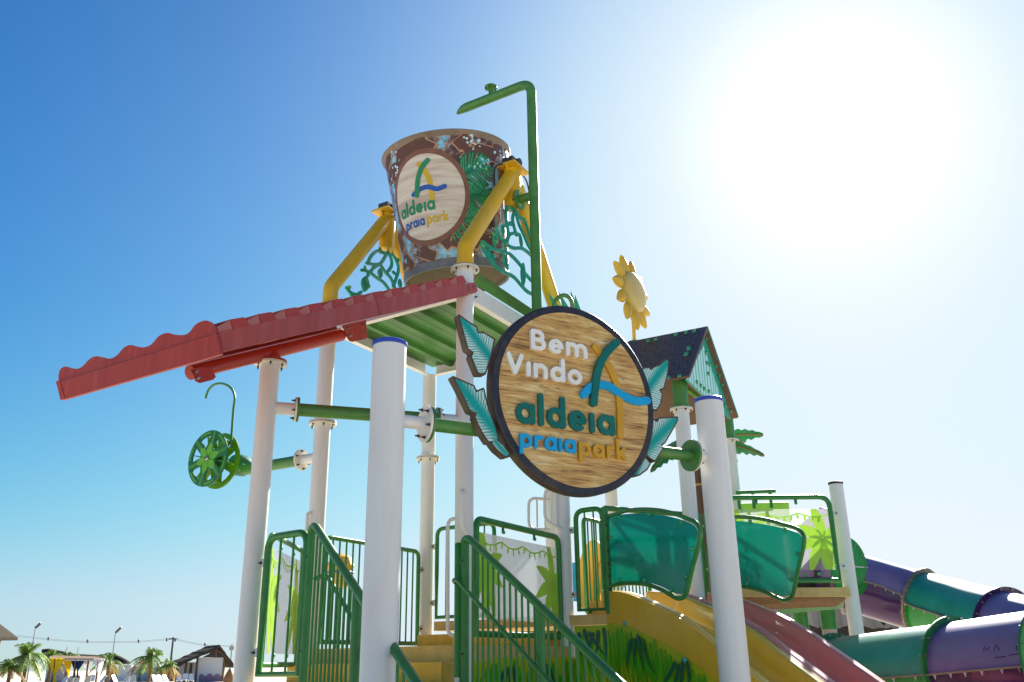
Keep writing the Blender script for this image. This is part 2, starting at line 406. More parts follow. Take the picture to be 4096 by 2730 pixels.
def flange(parent, p, axis, m, r=.14, th=.018, n=6, a0=.3, bm='bolt_dark', both=False):
    p = v3(p); ax = v3(axis); ax /= np.linalg.norm(ax)
    mb = MB(); mb.lathe(p, ax, [(r * .4, 0), (r, 0), (r, th), (r * .4, th)], 28, True, True)
    f = part('flange', mb, m, parent)
    a = UP if abs(ax[2]) < .9 else np.array([1.0, 0, 0])
    e1 = np.cross(ax, a); e1 /= np.linalg.norm(e1); e2 = np.cross(ax, e1)
    for k in range(n):
        c = a0 + 2 * math.pi * k / n; q = p + (r * .82) * (math.cos(c) * e1 + math.sin(c) * e2)
        bolt(f, q, -ax, bm)
        if both: bolt(f, q + ax * th, ax, bm)
    return f
def gasket(parent, p, axis, r=.14, th=.006):
    mb = MB(); mb.lathe(p, axis, [(r * .5, 0), (r, 0), (r, th), (r * .5, th)], 28); return part('gasket', mb, 'black_rubber', parent)
def bend(pts, rad, n=6):
    """round the inner corners of a polyline"""
    P = [v3(p) for p in pts]; out = [P[0]]
    for i in range(1, len(P) - 1):
        a = P[i - 1] - P[i]; b = P[i + 1] - P[i]; la, lb = np.linalg.norm(a), np.linalg.norm(b)
        d = min(rad, la * .49, lb * .49); p0 = P[i] + a / la * d; p1 = P[i] + b / lb * d
        for k in range(n + 1):
            t = k / n; out.append((1 - t) ** 2 * p0 + 2 * t * (1 - t) * P[i] + t * t * p1)
    out.append(P[-1]); return out
def smooth_path(pts, n=8):
    P = [v3(p) for p in pts]; out = []
    for i in range(len(P) - 1):
        p0, p1, p2, p3 = P[max(i - 1, 0)], P[i], P[i + 1], P[min(i + 2, len(P) - 1)]
        for k in range(n):
            t = k / n
            out.append(.5 * (2 * p1 + (p2 - p0) * t + (2 * p0 - 5 * p1 + 4 * p2 - p3) * t * t + (3 * p1 - p0 - 3 * p2 + p3) * t ** 3))
    out.append(P[-1]); return out

# ---- 2d signed-distance shapes, contoured and given thickness
def seg_d(X, Y, ax, ay, bx, by):
    dx, dy = bx - ax, by - ay; L = dx * dx + dy * dy + 1e-12
    t = np.clip(((X - ax) * dx + (Y - ay) * dy) / L, 0, 1); return np.hypot(X - ax - t * dx, Y - ay - t * dy)
def poly_d(X, Y, pts):
    d = np.full(X.shape, 1e9)
    for a, b in zip(pts[:-1], pts[1:]): d = np.minimum(d, seg_d(X, Y, a[0], a[1], b[0], b[1]))
    return d
def leaf_d(X, Y, cx, cy, ln, wd, a):
    c, s = math.cos(a), math.sin(a); x = (X - cx) * c + (Y - cy) * s; y = -(X - cx) * s + (Y - cy) * c
    return (np.abs(y) - wd * .5 * np.clip(1 - (2 * x / ln) ** 2, -3, 1)) * .8
def contour(f, x0, x1, y0, y1, res, merge=True):
    nx, ny = max(2, int((x1 - x0) / res)), max(2, int((y1 - y0) / res))
    xs, ys = np.linspace(x0, x1, nx + 1), np.linspace(y0, y1, ny + 1)
    X, Y = np.meshgrid(xs, ys); F = f(X, Y); F = np.where(np.abs(F) < 1e-7, 1e-7, F)
    ins = F < 0; V2 = []; key = {}; faces = []
    def corner(i, j):
        k = (i, j)
        if k not in key: key[k] = len(V2); V2.append((xs[i], ys[j]))
        return key[k]
    def edge(i, j, i2, j2):
        k = (min((i, j), (i2, j2)), max((i, j), (i2, j2)))
        if k not in key:
            a, b = F[j, i], F[j2, i2]; t = a / (a - b)
            key[k] = len(V2); V2.append((xs[i] + t * (xs[i2] - xs[i]), ys[j] + t * (ys[j2] - ys[j])))
        return key[k]
    bnd = []
    for j in range(ny):
        run = None
        for i in range(nx + 1):
            full = i < nx and ins[j, i] and ins[j, i + 1] and ins[j + 1, i] and ins[j + 1, i + 1]
            if full and merge:
                if run is None: run = i
                continue
            if run is not None:
                faces.append((corner(run, j), corner(i, j), corner(i, j + 1), corner(run, j + 1))); run = None
            if i == nx: break
            cs = [(i, j), (i + 1, j), (i + 1, j + 1), (i, j + 1)]
            st = [ins[c[1], c[0]] for c in cs]
            if not any(st): continue
            poly = []; marks = []
            for k in range(4):
                a, b = cs[k], cs[(k + 1) % 4]
                if st[k]: poly.append(corner(*a))
                if st[k] != st[(k + 1) % 4]:
                    e = edge(*a, *b); poly.append(e); marks.append((len(poly) - 1, st[k]))
            faces.append(tuple(poly))
            L = len(poly)
            for idx, leaving in marks:
                if leaving: bnd.append((poly[idx], poly[(idx + 1) % L]))
    return V2, faces, bnd
def sheet(f, bounds, res, mapf, thick, merge=True, back=True, uvf=None):
    """contoured shape; mapf(x, y, h) gives the 3d point at height h above the carrying surface"""
    V2, fc, bnd = contour(f, *bounds, res, merge); mb = MB(); n = len(V2)
    if n == 0: return None
    top = [mapf(x, y, thick) for x, y in V2]
    mb.add(top, fc)
    if back and thick > .004:
        mb.add([mapf(x, y, 0.0) for x, y in V2], [tuple(reversed(q)) for q in fc])
        mb.f += [(a, a + n, b + n, b) for a, b in bnd]
    if uvf: mb.uv = [uvf(x, y) for x, y in V2] * (2 if len(mb.v) > n else 1)
    return mb
T_ = .27
GLY = {
 'a': (1.0, [('a', .5, .5, .355, 0, 360), ('s', .855, .145, .855, .855)]),
 'l': (.29, [('s', .145, .145, .145, 1.42)]),
 'd': (1.0, [('a', .5, .5, .355, 0, 360), ('s', .855, .145, .855, 1.42)]),
 'e': (1.0, [('a', .5, .5, .355, 0, 300), ('s', .2, .5, .84, .5)]),
 'i': (.29, [('s', .145, .145, .145, .855)]),
 'p': (1.0, [('a', .5, .5, .355, 0, 360), ('s', .145, -.32, .145, .855)]),
 'r': (.68, [('s', .145, .145, .145, .855), ('a', .5, .5, .355, 75, 180)]),
 'k': (.86, [('s', .145, .145, .145, 1.42), ('s', .25, .42, .66, .85), ('s', .36, .55, .72, .145)]),
 'B': (1.02, [('s', .145, .145, .145, 1.25), ('s', .145, 1.25, .5, 1.25), ('a', .5, .98, .27, -90, 90), ('s', .145, .71, .6, .71), ('s', .145, .145, .58, .145), ('a', .58, .43, .285, -90, 90)]),
 'm': (1.5, [('s', .145, .145, .145, .855), ('a', .445, .56, .30, 0, 180), ('s', .745, .145, .745, .56), ('a', 1.05, .56, .30, 0, 180), ('s', 1.355, .145, 1.355, .56)]),
 'n': (.95, [('s', .145, .145, .145, .855), ('a', .475, .53, .33, 0, 180), ('s', .805, .145, .805, .53)]),
 'o': (1.0, [('a', .5, .5, .355, 0, 360)]),
 'V': (1.1, [('s', .14, 1.25, .55, .16), ('s', .96, 1.25, .55, .16)]),
}
def glyph_sdf(ch, x0, y0, sx, sy, tk=T_):
    w, prims = GLY[ch]
    def f(X, Y):
        x, y = (X - x0) / sx, (Y - y0) / sy; d = np.full(X.shape, 1e9)
        for p in prims:
            if p[0] == 's': d = np.minimum(d, seg_d(x, y, *p[1:]))
            else:
                _, cx, cy, r, a0, a1 = p; n = 28
                pts = [(cx + r * math.cos(R(a0 + (a1 - a0) * k / n)), cy + r * math.sin(R(a0 + (a1 - a0) * k / n))) for k in range(n + 1)]
                if a1 - a0 == 360: d = np.minimum(d, np.abs(np.hypot(x - cx, y - cy) - r))
                else: d = np.minimum(d, poly_d(x, y, pts))
        return (d - tk / 2) * min(sx, sy)
    return f, w
def word(txt, xa, xb, base, xh, mapf, thick, m, parent, res=.006, gap=.16, merge=True, back=True):
    wid = sum(GLY[c][0] for c in txt) + gap * (len(txt) - 1); sx = (xb - xa) / wid; x = xa
    for c in txt:
        f, w = glyph_sdf(c, x, base, sx, xh)
        mb = sheet(f, (x - .06 * sx, x + (w + .06) * sx, base - .52 * xh, base + 1.62 * xh), res, mapf, thick, merge, back)
        part('letter', mb, m, parent, angle=50)
        x += (w + gap) * sx

# ------------------------------------------------------------------ ground
gb = MB(); G = 26
gx = [-2500, -900, -400, -200, -120, -60, -30, -12, 0, 12, 30, 60, 120, 200, 400, 900, 2500]
gy = [-900, -200, -60, -20, 0, 10, 20, 40, 70, 110, 160, 240, 400, 900, 3000]
gb.add([(x, y, 0) for y in gy for x in gx], [(j * len(gx) + i, j * len(gx) + i + 1, (j + 1) * len(gx) + i + 1, (j + 1) * len(gx) + i) for j in range(len(gy) - 1) for i in range(len(gx) - 1)])
single('ground', gb, 'sand', None, None, kind='structure')

# ------------------------------------------------------------------ posts of the play structure
T4, T2, T3, TR = v3((-.455, 8.0)), v3((-1.99, 8.95)), v3((-1.045, 10.61)), v3((.52, 9.68))
P1, P8, P9 = v3((-2.15, 7.43)), v3((1.92, 9.75)), v3((3.97, 10.88))
FL, FR = v3((-.80, 5.44)), v3((1.55, 6.75))
Q1 = v3((.95, 9.4)); NL = v3((-1.60, 7.03)); NR = v3((-.41, 7.60))
M1, M2 = (T4 + TR) / 2, (T2 + T3) / 2; BC = (M1 + M2) / 2
RP = .084
def post(p, z1, label, r=RP, m='white_paint', group=None, z0=-.05):
    t = thing('support_post', (p[0], p[1], 0), label, 'post', group)
    mb = MB(); mb.cyl((p[0], p[1], z0), (p[0], p[1], z1), r, seg=28); part('pipe', mb, m, t)
    mb = MB(); mb.lathe((p[0], p[1], 0), UP, [(r, .0), (r + .10, .0), (r + .10, .015), (r, .015)], 24); part('base_plate', mb, m, t)
    return t
def stub(t, p, d, z, a, b, r, m):
    mb = MB(); q = v3((p[0], p[1], z)); mb.cyl(q + d * a, q + d * b, r, seg=18)
    return part('stub_pipe', mb, m, t)
def capped(t, p, z, r, m):
    mb = MB(); mb.lathe((p[0], p[1], z), UP, [(r + .004, -.004), (r + .006, .0), (r + .006, .022), (r - .004, .03), (r * .5, .036), (.002, .038)], 28, True, True); part('cap', mb, m, t)
def zat(px, p): return onV(px, p, (0, 1, 0))[2]

p4 = post(T4, 5.29, 'white post under the yellow bucket frame, beside the upper end of the red roof')
p2 = post(T2, 5.29, 'white post rising behind the middle of the sloping red roof')
p3 = post(T3, 5.02, 'white post at the rear corner under the green canopy')
pR = post(TR, 5.29, 'white post behind the round sign carrying two small grab ladders')
p1 = post(P1, 4.135, 'white post carrying the red beam of the sloping roof')
fl = post(FL, 3.56, 'thick white sign post with blue cap, free-standing before the canopy', r=.1095)
fr = post(FR, 3.52, 'thick white sign post with blue cap before the slides', r=.1095)
p8 = post(P8, 4.30, 'white post under the near eave of the toy hut roof')
z8 = 4.303; P8F = atZ(K1(920, 1215), z8); P8F[2] = 0
p8f = post(P8F, 4.30, 'white post under the far eave of the toy hut roof')
p9 = post(P9, 3.62, 'slim white post with dark cap beside the tube slide entrance')
_h = (P8F - P8) / np.linalg.norm(P8F - P8); _h = np.array([_h[1], -_h[0], 0])
P7 = P8F - _h * 1.7; p7 = post(P7, 4.9, 'white post far behind the green baluster guard')
P6 = P8 - _h * 1.7; p6 = post(P6, 4.9, 'white post directly behind the grab ladder post')
capped(fl, FL, 3.56, .1095, 'blue_cap'); capped(fr, FR, 3.52, .1095, 'blue_cap'); capped(p9, P9, 3.62, RP, 'navy_cap')
capped(p7, P7, 4.9, RP, 'white_paint'); capped(p6, P6, 4.9, RP, 'white_paint')
# joints in the posts
for t, p, z in ((p2, T2, 3.965), (p3, T3, 3.942)):
    flange(t, (p[0], p[1], z), UP, 'cream_paint', .143); gasket(t, (p[0], p[1], z + .018), UP, .141)
    flange(t, (p[0], p[1], z + .024), UP, 'cream_paint', .143, n=0)
for t, p, z in ((p4, T4, 5.272), (p2, T2, 5.272), (pR, TR, 5.272), (p1, P1, 4.12)):
    flange(t, (p[0], p[1], z), UP, 'cream_paint', .143); gasket(t, (p[0], p[1], z + .018), UP, .141)
for t, p in ((p8, P8), (p8f, P8F)):
    flange(t, (p[0], p[1], z8 - .02), UP, 'cream_paint', .13)

def link(a, b, z, ta, tb, label, r=.058, fr_=.11, fa='cream_paint', la=.17, lb=.17, ra=RP, rb=RP):
    """green pipe bolted between the stubs of two posts"""
    a = v3((a[0], a[1], z)); b = v3((b[0], b[1], z)); d = b - a; L = np.linalg.norm(d); d /= L
    for t, p, s, l_, rr in ((ta, a, d, la, ra), (tb, b, -d, lb, rb)):
        if t is None: continue
        mb = MB(); mb.cyl(p + s * rr * .6, p + s * (rr + l_), r * .95, seg=20); part('stub_pipe', mb, 'white_paint', t)
        flange(t, p + s * (rr + l_ - .016), s, fa, fr_, .016, 6)
        gasket(t, p + s * (rr + l_), s, fr_ - .002)
    p0 = a + d * ((ra + la + .006) if ta else 0); p1_ = b - d * ((rb + lb + .006) if tb else 0)
    g = thing('connecting_pipe', p0, label, 'pipe')
    mb = MB(); mb.cyl(p0, p1_, r, seg=22); part('pipe', mb, 'green_pipe', g)
    if ta: flange(g, p0, d, 'green_pipe', fr_, .014, 0)
    if tb: flange(g, p1_, -d, 'green_pipe', fr_, .014, 6)
    return g
link(P1, T4, 3.73, p1, p4, 'long green pipe joining the red-beam post and the post beside the round sign')
link(FL, FR, 3.07, fl, fr, 'green pipe carrying the round wooden sign between the blue-capped posts', r=.045, fr_=.12, la=.16, lb=.11, ra=.1095, rb=.1095)

# ------------------------------------------------------------------ yellow bucket frames
def aframe(A, B, zap, label):
    t = thing('bucket_frame', (A + B) / 2 + UP * 5.29, label, 'frame', 'yellow frames carrying the bucket')
    Mx = (A + B) / 2; ax = (B - A) / np.linalg.norm(B - A)
    for p, s in ((A, 1), (B, -1)):
        base = p + UP * 5.296; el = p + UP * 5.53; top = Mx + UP * zap - ax * s * .05
        mb = MB(); mb.tube(bend([base, el, top], .05, 3), RP, 24); part('leg', mb, 'yellow_paint', t)
        flange(t, base, UP, 'yellow_paint', .128, .015, 0)
    mb = MB(); mb.cyl(Mx + UP * (zap - .38), Mx + UP * (zap + .10), .098, seg=26); part('hub_sleeve', mb, 'yellow_paint', t)
    mb = MB(); mb.box(Mx + UP * (zap + .115), ax * .17, np.cross(ax, UP) * .13, UP * .012)
    mb.prism([Mx + UP * (zap + .103) - ax * .15, Mx + UP * (zap + .103) - ax * .09, Mx + UP * (zap - .02) - ax * .09], np.cross(ax, UP) * .012)
    mb.prism([Mx + UP * (zap + .103) + ax * .15, Mx + UP * (zap + .103) + ax * .09, Mx + UP * (zap - .02) + ax * .09], np.cross(ax, UP) * .012)
    pl = part('bearing_plate', mb, 'yellow_paint', t)
    for s in (-1, 1): bolt(pl, Mx + UP * (zap + .127) + ax * s * .14, UP)
    return t, Mx + UP * (zap + .127), ax
fA, topA, axA = aframe(T4, TR, 6.80, 'yellow bent-pipe frame beside the tall green spray pipe')
fB, topB, axB = aframe(T2, T3, 6.76, 'yellow bent-pipe frame behind the sloping red roof')
for t_, tp, ax in ((fA, topA, axA), (fB, topB, axB)):
    mb = MB(); mb.box(tp + UP * .05, ax * .11, np.cross(ax, UP) * .07, UP * .05); mb.cyl(tp + UP * .06 - np.cross(ax, UP) * .11, tp + UP * .06 + np.cross(ax, UP) * .11, .045, seg=16)
    part('bearing_block', mb, 'bolt_dark', t_, angle=30)
hose = smooth_path([topA + UP * .05 + axA * .12, topA + axA * .24 - UP * .05 + U * .05, topA + axA * .27 - UP * .3 + U * .08, topA + axA * .16 - UP * .42 + U * .14])
mb = MB(); mb.tube(hose, .009, 8); part('hose', mb, 'black_rubber', fA)
hose = smooth_path([topA - axA * .06 + UP * .04, topA - axA * .28 - UP * .10 - U * .05, topA - axA * .30 - UP * .36 - U * .05, topA - axA * .2 - UP * .46])
mb = MB(); mb.tube(hose, .009, 8); part('hose', mb, 'black_rubber', fA)

# decorative vine cut-outs inside the frames
def vine(t, conv, p0, along, nrm, strokes, leaves, bolts, bounds_px, label, wpx):
    def co(px): q = onV(conv(*px), p0, nrm); return float((q - p0) @ along), float(q[2])
    S = [[co(p) for p in s] for s in strokes]
    S = [[tuple(q[:2]) for q in smooth_path([(a, b, 0) for a, b in s], 4)] for s in S]
    Lf = []
    for x0, y0, x1, y1, w in leaves:
        a, b = co((x0, y0)), co((x1, y1)); Lf.append(((a[0] + b[0]) / 2, (a[1] + b[1]) / 2, math.hypot(b[0] - a[0], b[1] - a[1]), w, math.atan2(b[1] - a[1], b[0] - a[0])))
    def f(X, Y):
        d = np.full(X.shape, 1e9)
        for s in S: d = np.minimum(d, poly_d(X, Y, s) - wpx)
        for l_ in Lf: d = np.minimum(d, leaf_d(X, Y, *l_))
        return d
    cs = [p for s in S for p in s] + [(l_[0] + sx * l_[2] / 2, l_[1] + sy * l_[2] / 2) for l_ in Lf for sx in (-1, 1) for sy in (-1, 1)]
    xs = [c[0] for c in cs]; ys = [c[1] for c in cs]
    mapf = lambda x, y, h: p0 + along * x + UP * y - v3(p0) * np.array([0, 0, 1]) + nrm * h
    mb = sheet(f, (min(xs) - .06, max(xs) + .06, min(ys) - .06, max(ys) + .06), .011, mapf, .02)
    th = thing('vine_panel', p0 + along * np.mean(xs) + UP * min(ys), label, 'panel', 'teal vine cut-outs')
    o = part('vine_cutout', mb, 'teal_vine', th, angle=50)
    for b in bolts:
        a, z = co(b); bolt(o, mapf(a, z, .02), nrm, 'bolt_green', dome, 1.2)
    veins = MB()
    for l_ in Lf:
        pts = [mapf(l_[0] + math.cos(l_[4]) * k * l_[2] * .3, l_[1] + math.sin(l_[4]) * k * l_[2] * .3, .0215) for k in (-1, 0, 1)]
        veins.tube(smooth_path(pts, 4), .004, 5)
    part('leaf_vein', veins, 'green_dark', th)
vine(fA, K4, M1, V, U,
     [[(350, 800), (400, 890), (470, 1000), (560, 1090), (650, 1130), (730, 1180), (800, 1260), (880, 1340), (985, 1385)],
      [(360, 770), (450, 830), (540, 870), (640, 890), (720, 950), (800, 1040)],
      [(520, 600), (545, 690), (600, 760), (650, 810), (720, 840), (800, 840), (870, 880), (945, 950)],
      [(645, 370), (630, 450), (640, 560), (655, 680), (640, 760), (650, 810)],
      [(650, 380), (730, 400), (775, 480), (840, 530), (880, 620), (920, 780), (960, 900)],
      [(730, 415), (705, 500), (722, 600), (750, 690)], [(740, 420), (775, 560), (830, 680), (880, 800), (930, 880)],
      [(640, 770), (665, 690), (720, 670), (785, 690)], [(600, 590), (650, 570), (680, 550), (690, 570)],
      [(850, 1130), (910, 1200), (990, 1270)], [(450, 830), (430, 880), (440, 950), (480, 1000)]],
     [(470, 890, 480, 1000, .055), (585, 880, 655, 1100, .065), (825, 1000, 825, 1280, .09), (590, 570, 600, 690, .06), (500, 640, 505, 820, .075), (790, 680, 810, 840, .05), (920, 930, 970, 1210, .075)],
     [(355, 818), (478, 685), (502, 760), (615, 790), (615, 852), (652, 378), (832, 520), (930, 1083), (955, 1050)], None,
     'teal vine cut-out in the yellow frame beside the tall green spray pipe', .019)
vine(fB, K5, M2, V, U,
     [[(360, 1230), (420, 1300), (500, 1325), (560, 1290)], [(420, 1310), (460, 1380), (540, 1400)],
      [(570, 985), (620, 990), (690, 1020), (780, 1090), (880, 1160), (960, 1270)],
      [(640, 885), (740, 905), (830, 890), (890, 810), (925, 740)], [(660, 880), (700, 790), (790, 715), (890, 750)],
      [(940, 730), (985, 840), (985, 930), (920, 1020)], [(1000, 760), (1060, 860), (1085, 980), (1045, 1120), (1010, 1210)],
      [(830, 900), (900, 1010), (980, 1100), (1040, 1250)], [(660, 1010), (660, 1060)], [(700, 1000), (740, 950), (830, 900)]],
     [(640, 1060, 600, 1290, .13), (830, 950, 830, 1105, .08), (990, 990, 1050, 1050, .04), (1100, 1100, 1110, 1240, .07), (790, 700, 890, 760, .05)],
     [(390, 1225), (605, 950), (815, 695), (1072, 845), (630, 1125), (660, 1210)], None,
     'teal vine cut-out in the yellow frame behind the red roof', .019)

# ------------------------------------------------------------------ tall green spray pipe
SP = M1 + U * .28
sp = thing('spray_pipe', SP + UP * 4.4, 'tall green bent spray pipe curving over the painted bucket', 'pipe')
ztop = 8.0
tip = SP + UP * ztop - U * .92
mb = MB(); mb.tube(bend([SP + UP * 4.3, SP + UP * ztop, tip], .16, 8), .056, 24, cap=True); part('pipe', mb, 'green_pipe', sp)
mb = MB(); mb.tube([tip + U * .002, tip - U * .05 - UP * .006, tip - U * .10 - UP * .022, tip - U * .14 - UP * .042], [.056, .05, .034, .012], 20); part('spout', mb, 'green_pipe', sp)
nz_ = SP + UP * (ztop + .05) - U * .56
mb = MB(); mb.cyl(nz_, nz_ + UP * .09, .03, .03); part('nozzle', mb, 'green_pipe', sp)
nf = flange(sp, nz_ + UP * .09, UP, 'green_pipe', .075, .016, 5)
mb = MB(); mb.cyl(SP + UP * 6.5, SP + UP * 6.5 - U * .20, .05, seg=18); part('stub_pipe', mb, 'green_pipe', sp)
flange(sp, SP + UP * 6.5 - U * .20, U, 'green_pipe', .115, .016, 6)
mb = MB(); mb.cyl(SP + UP * 4.6, TR + UP * 4.6, .04); part('stub_pipe', mb, 'green_pipe', sp)

# ------------------------------------------------------------------ tipping bucket
tilt = R(9.0)
BA = (UP * math.cos(tilt) - V * math.sin(tilt))           # bucket axis, leaning towards the red roof
BO = BC + v3((.065, 0, 5.775)) + V * .10
HB = 1.53
e1 = U.copy(); e2 = np.cross(BA, e1)
def brad(h): return .60 + (.735 - .60) * (h / HB) ** 1.15
def bpt(az, h, off=0.0):
    dirn = math.cos(az) * e1 + math.sin(az) * e2
    return BO + BA * h + dirn * (brad(h) + off)
bk = thing('tipping_bucket', BO, 'big water bucket painted with wooden planks, splashes and palm leaves', 'bucket')
mb = MB(); mb.lathe(BO, BA, [(brad(h), h) for h in np.linspace(.095, HB - .03, 14)], 72); part('body', mb, 'bucket_print', bk)
mb = MB(); mb.lathe(BO, BA, [(.595, 0), (.612, .0), (.612, .10), (brad(.10), .101), (.58, .09), (.58, .02), (.595, 0)], 72); part('collar', mb, 'collar_metal', bk)
mb = MB(); mb.lathe(BO, BA, [(.59, .03), (.40, .035), (.02, .04)], 48); part('bottom', mb, 'plank_brown', bk)
mb = MB(); mb.lathe(BO, BA, [(brad(HB - .04), HB - .045), (.748, HB - .02), (.768, HB), (.772, HB + .012), (.764, HB + .02), (.73, HB - .01), (.60, .2)], 72); part('rim', mb, 'bucket_inside', bk)
for s in (0, math.pi):
    mb = MB(); dirn = math.cos(s) * e1 + math.sin(s) * e2; c = bpt(s, 1.06)
    mb.box(c + dirn * .03, dirn * .035, e2 * .12, BA * .14); mb.cyl(c, c + dirn * .16, .04); part('pivot_plate', mb, 'steel', bk)
AZ0 = -R(90)                                              # az of -V side on the bucket is e2 reversed
def bmap(az0, h0):
    return lambda x, y, h: bpt(az0 + x / .68, h0 + y, .002 + h)
def bdecal(name, f, bounds, m, az0, h0, off, parent, res=.02, label=None):
    mp_ = bmap(az0, h0); mb = sheet(f, bounds, res, lambda x, y, h: mp_(x, y, off), .001, merge=False, back=False)
    if mb is None: return None
    return part(name, mb, m, parent, label=label)
# azimuth on the bucket of a photo pixel: nearest of the cone
def baz(px):
    best = None
    for k in range(720):
        az = 2 * math.pi * k / 720
        for h in (.2, .5, .8, 1.1, 1.4):
            p = bpt(az, h); q = p - CAM; z = q @ _f
            if np.dot((p - BO) - BA * np.dot(p - BO, BA), CAM - p) < 0: continue
            d = math.hypot(CXP + FPX * (q @ _r) / z - px[0], CYP - FPX * (q @ _u) / z - px[1])
            if best is None or d < best[0]: best = (d, az, h)
    az, h = best[1], best[2]
    for it in range(2):
        for hh in np.linspace(h - .2, h + .2, 21):
            for aa in np.linspace(az - .03, az + .03, 7):
                p = bpt(aa, hh); q = p - CAM; z = q @ _f
                d = math.hypot(CXP + FPX * (q @ _r) / z - px[0], CYP - FPX * (q @ _u) / z - px[1])
                if d < best[0]: best = (d, aa, hh)
        az, h = best[1], best[2]
    return az, h
eaz, eh = baz(zA(480, 850))
circ = lambda r: (lambda X, Y: np.hypot(X, Y) - r)
elli = lambda r: (lambda X, Y: (np.hypot(X, Y / 1.1) - r))
em = bdecal('emblem', elli(.50), (-.56, .56, -.56, .56), 'emblem_ring', eaz, eh, .0125, bk, .02)
bdecal('emblem_face', elli(.445), (-.5, .5, -.5, .5), 'emblem_face', eaz, eh, .0155, em, .02)
def bword(txt, x0, x1, base, xh, m, gap=.12):
    wid = sum(GLY[c][0] for c in txt) + gap * (len(txt) - 1); sx = (x1 - x0) / wid; x = x0
    for c in txt:
        f, w = glyph_sdf(c, x, base, sx, xh, .29)
        bdecal('letter', f, (x - .02, x + w * sx + .02, base - .5 * xh, base + 1.6 * xh), m, eaz, eh, .020, em, .009)
        x += (w + gap) * sx
def bstroke(pts, wd, m, off):
    pts = [tuple(p[:2]) for p in smooth_path([(a, b, 0) for a, b in pts], 5)]
    xs = [p[0] for p in pts]; ys = [p[1] for p in pts]
    bdecal('logo_stroke', lambda X, Y: poly_d(X, Y, pts) - wd, (min(xs) - .06, max(xs) + .06, min(ys) - .06, max(ys) + .06), m, eaz, eh, off, em, .012)
def bco(px): a, h = baz(px); return (a - eaz) * .68, h - eh
bstroke([bco(zA(*p)) for p in [(435, 640), (470, 680), (500, 740), (515, 800), (518, 870)]], .030, 'b_yellow', .018)
bstroke([bco(zA(*p)) for p in [(405, 835), (450, 795), (500, 785), (545, 800), (595, 785)]], .027, 'b_blue', .020)
bstroke([bco(zA(*p)) for p in [(490, 615), (450, 670), (432, 750), (428, 840)]], .030, 'b_green', .022)
bword('aldeia', -.395, .10, -.165, .112, 'b_green')
bword('praia', -.335, -.045, -.315, .085, 'b_blue'); bword('park', -.025, .235, -.315, .085, 'b_yellow')
# painted planks, bubbles, splashes
rnd = random.Random(3)
def plank(az, h, ln, wd, an):
    c, s = math.cos(an), math.sin(an)
    def f(g):
        return lambda X, Y: np.maximum(np.abs(X * c + Y * s) - ln / 2 + g, np.abs(-X * s + Y * c) - wd / 2 + g)
    r = (ln + wd) / 2 + .02
    o = bdecal('painted_plank', f(0), (-r, r, -r, r), 'plank_edge', az, h, .004, bk, .02)
    bdecal('plank_face', f(.014), (-r, r, -r, r), 'plank_print', az - .006, h + .004, .007, o or bk, .02)
for k in range(40):
    h = rnd.choice((rnd.uniform(1.18, 1.44), rnd.uniform(.17, .46)))
    plank(eaz + rnd.uniform(-.9, 2.3), h, rnd.uniform(.18, .34), rnd.uniform(.10, .18), rnd.uniform(-1.2, 1.2))
for az, h, ln, wd, an in ((eaz + 1.0, 1.2, .30, .17, 1.1), (eaz + 1.55, 1.0, .28, .16, 1.0), (eaz + 1.8, .7, .26, .2, .4), (eaz + .85, .3, .26, .14, .9), (eaz + .2, .33, .2, .12, -.6)):
    plank(az, h, ln, wd, an)
for k in range(12):
    az, h = eaz + rnd.uniform(-.8, 2.0), rnd.choice((rnd.uniform(1.1, 1.46), rnd.uniform(.2, .46)))
    n_ = rnd.randint(8, 14); cs = [(rnd.uniform(-.10, .10), rnd.uniform(-.07, .07), rnd.uniform(.008, .03)) for _ in range(n_)]
    def fs(X, Y, cs=cs):
        d = np.full(X.shape, 1e9)
        for x, y, r in cs: d = np.minimum(d, np.hypot(X - x, Y - y) - r * .55)
        return d
    sp_o = bdecal('painted_splash', fs, (-.14, .14, -.11, .11), 'splash', az, h, .0088, bk, .012)
    if sp_o: sp_o['kind'] = 'stuff'
for k in range(22):
    az, h = eaz + rnd.uniform(-.8, 2.0), rnd.choice((rnd.uniform(1.1, 1.46), rnd.uniform(.2, .5)))
    r = rnd.uniform(.014, .034)
    o = bdecal('painted_bubble', circ(r), (-.05, .05, -.05, .05), 'bubble', az, h, .0094, bk, .011)
    if o: bdecal('bubble_glint', circ(r * .4), (-.03, .03, -.03, .03), 'splash', az - .006, h + .008, .0105, o, .007)
